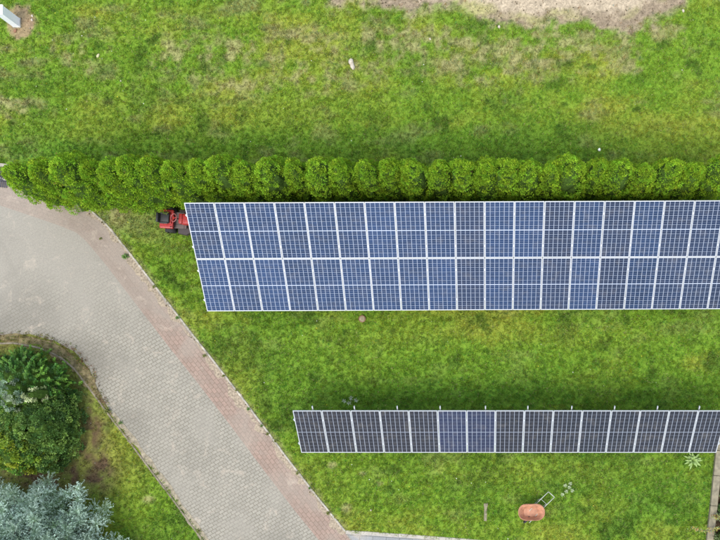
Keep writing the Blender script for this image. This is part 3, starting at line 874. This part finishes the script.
bm = bmesh.new()
for A in (0, 2.1, 4.2): bar(bm, (0, 0, -.01), (R_ * math.cos(A), R_ * math.sin(A), 0), .03, .012)
bmesh.ops.create_cone(bm, segments=16, radius1=.05, radius2=.04, depth=.04, cap_ends=True, matrix=Matrix.Translation((0, 0, .0)))
obj_bm("spokes", bm, M_red, stw)
bm = bmesh.new(); tube(bm, [(.50, 0, .91), (.66, 0, .55)], .022, 8); obj_bm("steering_column", bm, M_black, mow)
def wheel(x, y, R0, w):
    wh = empty("wheel", (x, y, R0)); wh.parent = mow
    for nm, prof, mt in (("tyre", [(R0 * .55, -w / 2), (R0 * .92, -w / 2), (R0, -w * .3), (R0, w * .3), (R0 * .92, w / 2), (R0 * .55, w / 2)], M_rubber),
                         ("hub", [(.012, -w * .42), (R0 * .54, -w * .36), (R0 * .54, w * .36), (.012, w * .42)], plain("cream_hub", (.55, .53, .48), .5))):
        bm = bmesh.new()
        rg = [[bm.verts.new((r * math.cos(k * math.pi / 14), yy, r * math.sin(k * math.pi / 14))) for k in range(28)] for r, yy in prof]
        for a_, b_ in zip(rg[:-1], rg[1:]):
            for k in range(28): bm.faces.new((a_[k], a_[(k + 1) % 28], b_[(k + 1) % 28], b_[k]))
        bmesh.ops.recalc_face_normals(bm, faces=bm.faces[:])
        obj_bm(nm, bm, mt, wh, True)
for s in (-1, 1):
    wheel(.12, s * .41, .23, .20); wheel(1.22, s * .38, .18, .14)
bm = bmesh.new()
vs = [(.42, -.54), (.78, -.60), (1.02, -.44), (1.02, .48), (.42, .48)]
lo = [bm.verts.new((x, y, .10)) for x, y in vs]; hi = [bm.verts.new((x * .98 + .01, y * .95, .22)) for x, y in vs]
bm.faces.new(hi)
for k in range(5): bm.faces.new((lo[k], lo[(k + 1) % 5], hi[(k + 1) % 5], hi[k]))
obj_bm("mowing_deck", bm, plain("dark_deck", (.05, .04, .04), .5), mow)
bm = bmesh.new(); tube(bm, [(.30, -.33, .55), (.33, -.36, .78)], .012, 6); bmesh.ops.create_icosphere(bm, subdivisions=2, radius=.025, matrix=Matrix.Translation((.33, -.36, .79)))
obj_bm("lever", bm, M_black, mow)

# ------------------------------------------------------------------ wheelbarrow
wp = P(531.5, 512, .45)
wb = empty("wheelbarrow", (wp.x, wp.y, 0)); tag(wb, "orange wheelbarrow with pale tubular frame standing on the lower right lawn", "wheelbarrow")
def rrect(a, b_, r, z, n=6, cx=0, cy=0):
    o = []
    for q, (sx, sy) in enumerate(((1, 1), (-1, 1), (-1, -1), (1, -1))):
        for k in range(n + 1):
            A = q * math.pi / 2 + k * math.pi / 2 / n
            o.append((cx + sx * (a - r) + r * math.cos(A), cy + sy * (b_ - r) + r * math.sin(A), z))
    return o
bm = bmesh.new()
loops = [rrect(.25, .15, .07, .24, cx=-.02, cy=-.06), rrect(.47, .285, .265, .50), rrect(.48, .295, .275, .515), rrect(.485, .30, .28, .50),
         rrect(.495, .31, .29, .495)]
outer = [rrect(.26, .16, .08, .232, cx=-.02, cy=-.06)]
def addloop(L): return [bm.verts.new(p) for p in L]
Ls_ = [addloop(L) for L in loops]
Lo = addloop(outer[0])
n_ = len(Lo)
bm.faces.new(Ls_[0])
for a_, b_ in zip(Ls_[:-1], Ls_[1:]):
    for k in range(n_): bm.faces.new((a_[k], a_[(k + 1) % n_], b_[(k + 1) % n_], b_[k]))
for k in range(n_): bm.faces.new((Ls_[3][k], Ls_[3][(k + 1) % n_], Lo[(k + 1) % n_], Lo[k]))
bm.faces.new(Lo[::-1])
obj_bm("tray", bm, M_orange, wb)
bm = bmesh.new()
d_ = Vector((math.cos(math.radians(48)), math.sin(math.radians(48)), 0)); n2_ = Vector((-d_.y, d_.x, 0))
base = Vector((.12, -.02, 0))
for s in (-1, 1):
    o_ = base + n2_ * (.15 * s)
    tube(bm, [o_ - d_ * .45 + Vector((0, 0, .20)), o_ + Vector((0, 0, .235)), o_ + d_ * .48 + Vector((0, 0, .36)), o_ + d_ * .92 + Vector((0, 0, .52))], .016, 8)
tube(bm, [base + n2_ * .15 + d_ * .92 + Vector((0, 0, .52)), base - n2_ * .15 + d_ * .92 + Vector((0, 0, .52))], .018, 8)
tube(bm, [base + n2_ * .15 + d_ * .52 + Vector((0, 0, .37)), base - n2_ * .15 + d_ * .52 + Vector((0, 0, .37))], .010, 8)
obj_bm("handle_frame", bm, M_tubing, wb, True)
for s in (-1, 1):
    bm = bmesh.new(); o_ = base + n2_ * (.15 * s) + d_ * .18
    tube(bm, [o_ + Vector((0, 0, .28)), o_ + d_ * .05 + Vector((0, 0, .012)), o_ + d_ * .22 + Vector((0, 0, .012)), o_ + d_ * .34 + Vector((0, 0, .31))], .013, 8)
    obj_bm("leg", bm, M_tubing, wb, True)
bm = bmesh.new()
wc = base - d_ * .42 + Vector((0, 0, .18)); rg = []
for i in range(24):
    A = 2 * math.pi * i / 24; rg.append([bm.verts.new(wc + (d_ * math.cos(A) + Vector((0, 0, 1)) * math.sin(A)) * (.14 + .04 * math.cos(B_)) + n2_ * .04 * math.sin(B_)) for B_ in [2 * math.pi * k / 8 for k in range(8)]])
for i in range(24):
    for k in range(8): bm.faces.new((rg[i][k], rg[(i + 1) % 24][k], rg[(i + 1) % 24][(k + 1) % 8], rg[i][(k + 1) % 8]))
bar(bm, wc - n2_ * .15 + Vector((0, 0, 0)), wc + n2_ * .15, .02); bar(bm, wc - d_ * .13, wc + d_ * .13, .03); bar(bm, wc - Vector((0, 0, .13)), wc + Vector((0, 0, .13)), .03)
obj_bm("wheel", bm, M_rubber, wb, True)

# weathered plank in the lawn
p = P(485.5, 512)
bm = bmesh.new(); box(bm, (0, 0, .03), (.11, .66, .035), bev=.006); box(bm, (.0, .27, .045), (.15, .12, .03), bev=.005)
o = obj_bm("wooden_plank", bm, M_wood); o.location = p; o.rotation_euler = (0, .03, math.radians(-2))
tag(o, "narrow weathered wooden plank lying in the lawn below the narrow array", "plank")

# timber edge of the bed at the right
pts = [(722, 418), (720, 431), (716.5, 450), (714, 475), (711, 505), (707, 540), (700, 600)]
bm = bmesh.new()
w_ = PP(pts)
for i, (a_, b_) in enumerate(zip(w_[:-1], w_[1:])):
    d = (Vector(b_) - Vector(a_)).normalized() * .006
    z = .085 + random.uniform(-.008, .008)
    bar(bm, (a_[0] + .07 + d.x, a_[1] + d.y, z), (b_[0] + .07 - d.x, b_[1] - d.y, z), .26, .19)
es = [e for e in bm.edges]
bmesh.ops.bevel(bm, geom=es, offset=.012, segments=1, affect='EDGES')
tag(obj_bm("timber_edging", bm, M_wood), "long weathered timber edging between the lower lawn and the dark bed at the right", "edging")

# ------------------------------------------------------------------ shrubs
def clump_cloud(r, cen, crad, outd, k, ln, wd, cols, updir=.4, flat=(1, 1, 1), jit=.4, fold=0.1, vvar=.25):
    nl = len(cen); ci = np.repeat(np.arange(nl), k); m_ = nl * k
    u = unit(m_, r); od = outd[ci]
    flip = (u * od).sum(1) < -.2; u[flip] *= -1
    pos = cen[ci] + u * crad[ci][:, None] * np.array(flat) * r.uniform(.5, 1.0, (m_, 1))
    d = u * .7 + np.array([0, 0, updir]) + r.normal(0, jit, (m_, 3))
    nrm = u * .8 + np.array([0, 0, .5]) + r.normal(0, .5, (m_, 3))
    col = cols[ci] * r.uniform(1 - vvar, 1 + vvar, (m_, 1))
    return leaves(pos, d, nrm, r.uniform(ln * .7, ln * 1.25, m_), r.uniform(wd * .7, wd * 1.25, m_), np.clip(col, .003, .9), fold)
def dome_core(rx, ry, h, seed):
    prof = [(max(.02, math.cos(t) ** .7), math.sin(t)) for t in np.linspace(0, math.pi / 2 * .98, 8)]
    V, F_, C_, mi = lathe_core([(a * .82, b_ * .82 * h) for a, b_ in prof], 20, .07, seed)
    V = V * np.array([rx, ry, 1]) + np.array([0, 0, .02])
    return V, F_, C_, mi
def dome_shrub(name, label, px, py, rx, ry, h, nl, k, ln, wd, base_cols, crange, seed, feather=False, cat="shrub", mat=None, group=None, updir=.4, seen=0.0):
    r = np.random.default_rng(seed)
    p = P(px, py, seen)
    root = empty(name, (p.x, p.y, 0)); tag(root, label, cat, group)
    u = unit(nl, r); u[:, 2] = np.abs(u[:, 2]) ** .8; u /= np.linalg.norm(u, axis=1, keepdims=True)
    lump = 1 + .10 * np.sin(u[:, 0] * 7 + seed) * np.cos(u[:, 1] * 6 + seed * 2)
    rr = r.uniform(.80, 1.04, nl) * lump
    cen = u * rr[:, None] * np.array([rx, ry, h]); cen[:, 2] = np.maximum(cen[:, 2], .08)
    cr = r.uniform(*crange, nl)
    base = np.array(base_cols); pick = r.integers(0, len(base), nl)
    col = base[pick] * r.uniform(.7, 1.35, (nl, 1))
    outd = u / np.array([rx, ry, h]); outd /= np.linalg.norm(outd, axis=1, keepdims=True)
    if feather:
        ci = np.repeat(np.arange(nl), k); m_ = nl * k
        az = np.arctan2(u[:, 1], u[:, 0]) + r.normal(0, .5, nl)
        dd = np.stack([np.cos(az), np.sin(az), r.uniform(.1, .7, nl)], -1); dd /= np.linalg.norm(dd, axis=1, keepdims=True)
        t = r.random(m_); side = r.choice([-1, 1], m_)
        sd_ = np.cross(dd, [0, 0, 1]); sd_ /= np.linalg.norm(sd_, axis=1, keepdims=True)
        L = cr[ci] * 3
        pos = cen[ci] + dd[ci] * (t * L)[:, None] * 1.0 + r.normal(0, .015, (m_, 3))
        d = dd[ci] * .8 + sd_[ci] * (side * .7)[:, None] * (1.1 - t)[:, None] + r.normal(0, .18, (m_, 3))
        nrm = np.array([0, 0, 1]) + r.normal(0, .5, (m_, 3))
        cl = col[ci] * (.75 + .5 * t)[:, None] * r.uniform(.8, 1.2, (m_, 1))
        a = leaves(pos, d, nrm, r.uniform(ln * .7, ln * 1.2, m_) * (1.2 - .5 * t), r.uniform(wd * .7, wd * 1.2, m_), np.clip(cl, .003, .9), .1)
    else:
        a = clump_cloud(r, cen, cr, outd, k, ln, wd, col, updir=updir, vvar=.35)
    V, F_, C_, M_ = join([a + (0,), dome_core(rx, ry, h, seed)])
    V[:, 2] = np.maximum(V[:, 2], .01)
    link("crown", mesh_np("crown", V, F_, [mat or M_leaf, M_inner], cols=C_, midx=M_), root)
    bm = bmesh.new()
    for i in range(5):
        A = random.uniform(0, 6.28); tube(bm, [(.05 * math.cos(A), .05 * math.sin(A), -.02), (rx * .25 * math.cos(A), ry * .25 * math.sin(A), h * .4), (rx * .5 * math.cos(A), ry * .5 * math.sin(A), h * .7)], .03, 6, True, [.035, .025, .01])
    obj_bm("stems", bm, M_bark, root)
    return root
G1 = [(.08, .17, .035), (.12, .225, .045), (.18, .29, .055), (.05, .12, .028)]
dome_shrub("round_shrub", "large round glossy dark green shrub filling the bed beside the drive bend", 52, 425, 1.30, 1.62, 1.9, 620, 66, .065, .020, G1, (.08, .16), 31)
dome_shrub("feathery_shrub", "feathery dark green evergreen at the top of the bed beside the drive", 32, 384, 1.70, 1.15, 1.60, 560, 60, .085, .018, [(.04, .125, .02), (.065, .17, .025), (.12, .25, .035)], (.06, .11), 32, feather=True)
dome_shrub("glaucous_juniper", "small grey-green juniper growing through the dark shrubs at the left frame edge", 6, 395, .60, .70, 2.35, 90, 60, .07, .018, [(.26, .35, .24), (.33, .40, .27), (.18, .28, .18)], (.07, .12), 33, seen=1.9)
dome_shrub("cream_shrub", "tiny cream-green variegated shoot cluster between the juniper and the round shrub", 28, 395, .30, .28, 2.30, 26, 50, .07, .02, [(.42, .47, .25), (.34, .42, .18)], (.06, .10), 34, seen=2.0)
dome_shrub("golden_shrub", "yellow-green leafed shrub at the left frame edge below the round shrub", 16, 450, 1.1, .90, 2.0, 220, 50, .08, .026, [(.30, .36, .03), (.20, .30, .03), (.10, .22, .03)], (.08, .14), 35, seen=1.2)

# blue spruce: trunk, limbs in whorls, each limb ending in rounded needle fans
def spruce():
    r = np.random.default_rng(77)
    p = P(47, 553); Ht = 5.0; R0 = 3.05
    root = empty("blue_spruce", (p.x, p.y, 0)); tag(root, "blue spruce with silvery needles in the lower left corner", "spruce")
    bm = bmesh.new(); tube(bm, [(0, 0, -.05), (.02, .01, Ht * .5), (0, 0, Ht)], .12, 10, True, [.14, .08, .015]); obj_bm("trunk", bm, M_bark, root)
    bmL = bmesh.new()
    cen = []; dirs = []; size = []; vals = []
    tiers = 12
    for ti in range(tiers):
        t = ti / (tiers - 1); z = .25 + t * (Ht - .5); R = R0 * (1 - t) ** .85 + .15
        nb = int(16 - 9 * t); a0 = r.uniform(0, 6.28)
        for b_ in range(nb):
            A = a0 + 2 * np.pi * b_ / nb + r.normal(0, .12); L = R * r.uniform(.82, 1.08); dz = .12 * L + r.uniform(-.05, .12)
            pts_ = [np.array([0, 0, z]), np.array([np.cos(A) * L * .5, np.sin(A) * L * .5, z + .02]), np.array([np.cos(A) * L, np.sin(A) * L, z + dz])]
            tube(bmL, [tuple(q) for q in pts_], .02, 5, True, [.03, .02, .006])
            ns = max(3, int(L / .40))
            for s in range(ns):
                f = 1 - s / ns * .75
                base = pts_[0] * (1 - f) + pts_[2] * f
                if s == 0: offs = [0]
                else: offs = [-1, 1]
                for sg in offs:
                    sp_ = sg * (1 - f * .55) * .55 * min(1, L)
                    dA = A + sg * .65
                    q = base + np.array([-np.sin(A), np.cos(A), 0]) * sp_ * r.uniform(.6, 1.05) + np.array([0, 0, r.uniform(-.04, .08)])
                    cen.append(q); dirs.append([np.cos(dA), np.sin(dA), .30]); size.append(r.uniform(.30, .44)); vals.append(r.uniform(.75, 1.25))
    cen = np.array(cen); dirs = np.array(dirs); size = np.array(size); vals = np.array(vals)
    dirs /= np.linalg.norm(dirs, axis=1, keepdims=True)
    # every shoot cluster is a rounded head of twigs, each twig a bottle-brush of needles
    nl = len(cen); nt_ = 34; k = 22
    ci = np.repeat(np.arange(nl), nt_); m1 = nl * nt_
    tu = unit(m1, r) + dirs[ci] * .35 + np.array([0, 0, .45]); tu /= np.linalg.norm(tu, axis=1, keepdims=True)
    tl = size[ci] * r.uniform(.75, 1.15, m1)
    tv = r.uniform(.8, 1.2, m1)
    ti_ = np.repeat(np.arange(m1), k); m_ = m1 * k
    t = r.random(m_) ** .6
    d0 = tu[ti_]
    pos = cen[ci[ti_]] + d0 * (t * tl[ti_])[:, None]
    d = unit(m_, r) * .75 + d0 * .8
    blue = np.array([.43, .56, .48]); grn = np.array([.15, .26, .10])
    cb2 = np.clip(r.normal(.80, .22, nl), 0, 1)
    mixv = np.clip(cb2[ci[ti_]] * (.15 + 1.0 * t), 0, 1)[:, None]
    col = (grn * (1 - mixv) + blue * mixv) * (vals[ci[ti_]] * tv[ti_] * r.uniform(.8, 1.2, m_))[:, None]
    V, F_, C_ = leaves(pos, d, unit(m_, r) * .6 + np.array([0, 0, .8]), r.uniform(.032, .055, m_), r.uniform(.006, .010, m_), col, 0)
    V[:, 2] = np.maximum(V[:, 2], .02)
    link("crown", mesh_np("crown", V, F_, [M_spruce], cols=C_), root)
    obj_bm("limbs", bmL, M_bark, root)
    print("spruce leaves", m_)
spruce()

# ------------------------------------------------------------------ small plants
def strap_leaf(bm, o, A, L, w, lift, droop, n=5):
    d = Vector((math.cos(A), math.sin(A), 0)); s = Vector((-d.y, d.x, 0)); prev = None
    for i in range(n + 1):
        t = i / n; p = Vector(o) + d * (L * t) + Vector((0, 0, lift * math.sin(t * 2.2) - droop * t * t + .012))
        ww = w * math.sin(math.pi * (.12 + .86 * t)) ** .8
        a, m1, b_ = bm.verts.new(p - s * ww + Vector((0, 0, ww * .35))), bm.verts.new(p), bm.verts.new(p + s * ww + Vector((0, 0, ww * .35)))
        if prev: bm.faces.new((prev[0], prev[1], m1, a)); bm.faces.new((prev[1], prev[2], b_, m1))
        prev = (a, m1, b_)
def rosette(name, label, px, py, n, L, w, mat, lift=.1, cat="plant", group=None):
    bm = bmesh.new()
    for i in range(n):
        ring = i % 3
        strap_leaf(bm, (0, 0, .01 * ring), 2.4 * i + random.uniform(-.2, .2), L * (1 - .22 * ring) * random.uniform(.85, 1.1), w * random.uniform(.85, 1.1), lift * (1 + .6 * ring), .03)
    o = obj_bm(name, bm, mat, None, True); p = P(px, py); o.location = (p.x, p.y, 0)
    return tag(o, label, cat, group)
M_pale = plain("pale_green_leaf", (.20, .30, .085), .6, var=.15, scale=6)
M_mid = plain("weed_leaf", (.075, .15, .025), .65, var=.3, scale=12)
M_olive = plain("olive_weed_leaf", (.12, .135, .03), .7, var=.3, scale=12)
rosette("rosette_plant", "pale green rosette plant with long leaves under the narrow array's right end", 692, 460, 24, .36, .042, M_pale, .10)
rosette("weed", "bushy green weed with leaves in the drive kerb just below the hedge's left end", 126, 257, 12, .17, .03, M_mid, .07)
rosette("weed", "small weed tuft on the drive pavers just left of the bushy kerb weed", 101, 239, 9, .07, .016, M_olive, .04)
rosette("weed", "olive weed growing in the drive kerb left of the large array's lower corner", 205, 356, 10, .10, .018, M_olive, .05)
rosette("weed", "dark weed in the drive kerb above the drive's lower corner", 328.5, 513, 11, .10, .022, M_olive, .05)
rosette("weed", "small weed in the drive kerb beside the narrow array's left end", 276, 441, 8, .09, .016, M_olive, .05)
rosette("weed", "small olive weed in the drive kerb, halfway between the two arrays", 237, 390, 8, .09, .015, M_olive, .04)
rosette("weed", "small weed sprig at the kerb left of the narrow array", 262, 426, 8, .08, .014, M_mid, .05)
rosette("weed", "leafy yellow-green weed on the bed kerb nearest the round shrub", 108, 411, 14, .17, .022, M_olive, .08)
rosette("weed", "small weed at the bed kerb, next below the leafy yellow-green one", 121, 423, 9, .11, .016, M_mid, .05)
rosette("weed", "small weed against the bed kerb midway down the lower drive edge", 158, 474, 9, .10, .016, M_olive, .05)
rosette("weed", "weed against the bed kerb close to the bottom of the photo", 199, 531, 10, .12, .018, M_olive, .05)
KW = [(155, 287, "first", M_olive), (178, 318, "second", M_mid), (224, 376, "third", M_olive), (249, 409, "fourth", M_mid), (268, 434, "fifth", M_olive), (298, 473, "sixth", M_olive), (310, 488, "seventh", M_mid)]
for kx, ky, wo, mt in KW:
    rosette("weed", "tiny weed sprig beside the right drive kerb, %s of its row from the top" % wo, kx, ky, 8, random.uniform(.07, .12), .018, mt, .05, group="weed sprigs along the right kerb")
# silvery weed beyond the wheelbarrow handles
bm = bmesh.new()
for i, (qx, qy) in enumerate(((562, 494), (566, 491), (569, 487), (565, 485), (572, 490), (570, 483))):
    c0 = P(qx, qy) - P(567, 489)
    for j in range(9): strap_leaf(bm, (c0.x, c0.y, .06), 2.4 * j + i, .085, .010, .07, .02, 3)
o = obj_bm("silvery_weed", bm, plain("silvery_leaf", (.28, .34, .20), .6, var=.2, scale=10), None, True); pp = P(567, 489); o.location = (pp.x, pp.y, 0)
tag(o, "straggly silvery weed in the lawn just beyond the wheelbarrow's handles", "plant")
bm = bmesh.new()
for i, (qx, qy) in enumerate(((345, 401), (350, 403), (352, 398), (357, 400))):
    c0 = P(qx, qy) - P(350, 400)
    for j in range(7): strap_leaf(bm, (c0.x, c0.y, .1), 2.4 * j + i, .10, .011, .10, .02, 3)
o = obj_bm("silvery_weed", bm, plain("grey_leaf", (.28, .33, .24), .6, var=.2, scale=10), None, True); pp = P(350, 400); o.location = (pp.x, pp.y, 0)
tag(o, "grey-green weed standing behind the narrow array near its left end", "plant")

# sprawling plant at the lower right corner
def sprawl(name, label, pts, cols, seed, h=.45):
    r = np.random.default_rng(seed); root = empty(name, P(*pts[0])); tag(root, label, "plant")
    o0 = P(*pts[0]); ps = [P(x, y) - o0 for x, y in pts]
    path = [Vector((q.x, q.y, h * math.sin(.5 + 2.3 * i / len(ps)))) for i, q in enumerate(ps)]
    path = [Vector((path[0].x, path[0].y, 0))] + path
    bm = bmesh.new(); tube(bm, path, .01, 6, True, [.014 - .008 * i / len(path) for i in range(len(path))]); obj_bm("stem", bm, M_bark, root)
    m_ = 260; t = r.random(m_) * (len(path) - 1.001); i0 = t.astype(int); f = (t - i0)[:, None]
    pa = np.array([tuple(q) for q in path]); pos = pa[i0] * (1 - f) + pa[i0 + 1] * f + r.normal(0, .045, (m_, 3))
    pos[:, 2] = np.maximum(pos[:, 2], .03)
    c = np.array(cols)[r.integers(0, len(cols), m_)] * r.uniform(.7, 1.3, (m_, 1))
    V, F_, C_ = leaves(pos, r.normal(0, 1, (m_, 3)) * [1, 1, .35], np.array([0, 0, 1]) + r.normal(0, .4, (m_, 3)), r.uniform(.05, .09, m_), r.uniform(.014, .024, m_), c, .1)
    link("foliage", mesh_np("foliage", V, F_, [M_leaf], cols=C_), root)
yel = [(.30, .26, .05), (.22, .25, .05), (.26, .15, .06), (.16, .22, .10)]
sprawl("sprawling_plant", "long sprawling shoot with yellowing leaves reaching left over the timber edging near the bottom corner", [(732, 524), (718, 526), (708, 528), (698, 528), (688, 526)], yel, 5, .40)
sprawl("sprawling_plant", "short yellow-leafed shoot lying on the timber edging above the long one", [(734, 510), (724, 515), (716, 516), (711, 515)], yel, 6, .35)
dome_shrub("bed_plant", "dark leafy plant in the bed behind the timber edging at the right frame edge", 727, 506, .30, .55, .55, 60, 50, .09, .022, [(.06, .13, .03), (.10, .17, .05), (.16, .21, .10)], (.05, .10), 51, cat="plant")
dome_shrub("bed_plant", "pale leafy plant in the bed at the bottom right corner", 722, 537, .30, .30, .50, 40, 50, .09, .022, [(.12, .20, .06), (.18, .24, .10)], (.05, .10), 52, cat="plant")

# ------------------------------------------------------------------ scattered clods, gravel, flowers
def scatter_clods():
    r = np.random.default_rng(5)
    n = 26000
    x = r.uniform(-19, 9.5, n); y = r.uniform(-7, 15, n); px, py = G(x, y)
    _, bare, _ = lawn(x, y)
    kd = polydist(px, py, kerb_right[3:]); kl = polydist(px, py, kerb_left)
    onp = inpoly(px, py, pave_poly)
    pr = np.where(onp, 0, np.clip(bare - .5, 0, .4) * 1.2)
    pr = np.where((kd < 3.5), .5, pr); pr = np.where(kl < 4, .45, pr)
    k = r.random(n) < pr
    x, y = x[k], y[k]; col, _, _ = lawn(x, y)
    m_ = len(x); s = r.uniform(.010, .032, m_)
    oct_ = np.array([[1, 0, 0], [0, 1, 0], [-1, 0, 0], [0, -1, 0], [0, 0, .8], [0, 0, -.5]])
    tri = np.array([[0, 1, 4], [1, 2, 4], [2, 3, 4], [3, 0, 4]])
    V = oct_[None] * (s[:, None, None]) * r.uniform(.6, 1.4, (m_, 6, 1)) + np.stack([x, y, s * .3 + .012], -1)[:, None]
    Fc = (tri[None] + (np.arange(m_) * 6)[:, None, None]).reshape(-1, 3)
    pal = np.array([(.24, .19, .13), (.17, .13, .09), (.32, .28, .21), (.10, .08, .05)])
    c = pal[r.integers(0, 4, m_)] * r.uniform(.8, 1.2, (m_, 1))
    me = mesh_np("clods", V.reshape(-1, 3), Fc, [M_grass], cols=np.repeat(c, 6, axis=0))
    tag(link("soil_clods", me), "small clods and grit scattered on bare soil and along the kerbs", "clods", kind="stuff")
    # tiny flowers
    n = 260; x = r.uniform(-18.5, 9, n); y = r.uniform(-6.5, 14, n); px, py = G(x, y)
    _, bare, _ = lawn(x, y)
    k = ~inpoly(px, py, pave_poly) & (bare < .3) & ~inpoly(px, py, path_poly) & (fbm(x, y, 2, 77) > .45)
    x, y = x[k], y[k]; m_ = len(x); s = r.uniform(.008, .02, m_)
    ring = np.array([[math.cos(a), math.sin(a), 0] for a in np.linspace(0, 2 * np.pi, 7)[:-1]])
    V = ring[None] * s[:, None, None] + np.stack([x, y, r.uniform(.06, .12, m_)], -1)[:, None]
    V[:, ::2, 2] += .006
    yw = r.random(m_) < .45
    c = np.where(yw[:, None], np.array([.70, .62, .06]), np.array([.72, .72, .66]))
    me = mesh_np("flowers", V.reshape(-1, 3), np.arange(m_ * 6).reshape(-1, 6), [M_grass], cols=np.repeat(c, 6, axis=0))
    tag(link("meadow_flowers", me), "tiny yellow and white flowers dotted over the lawns", "flowers", kind="stuff")
scatter_clods()
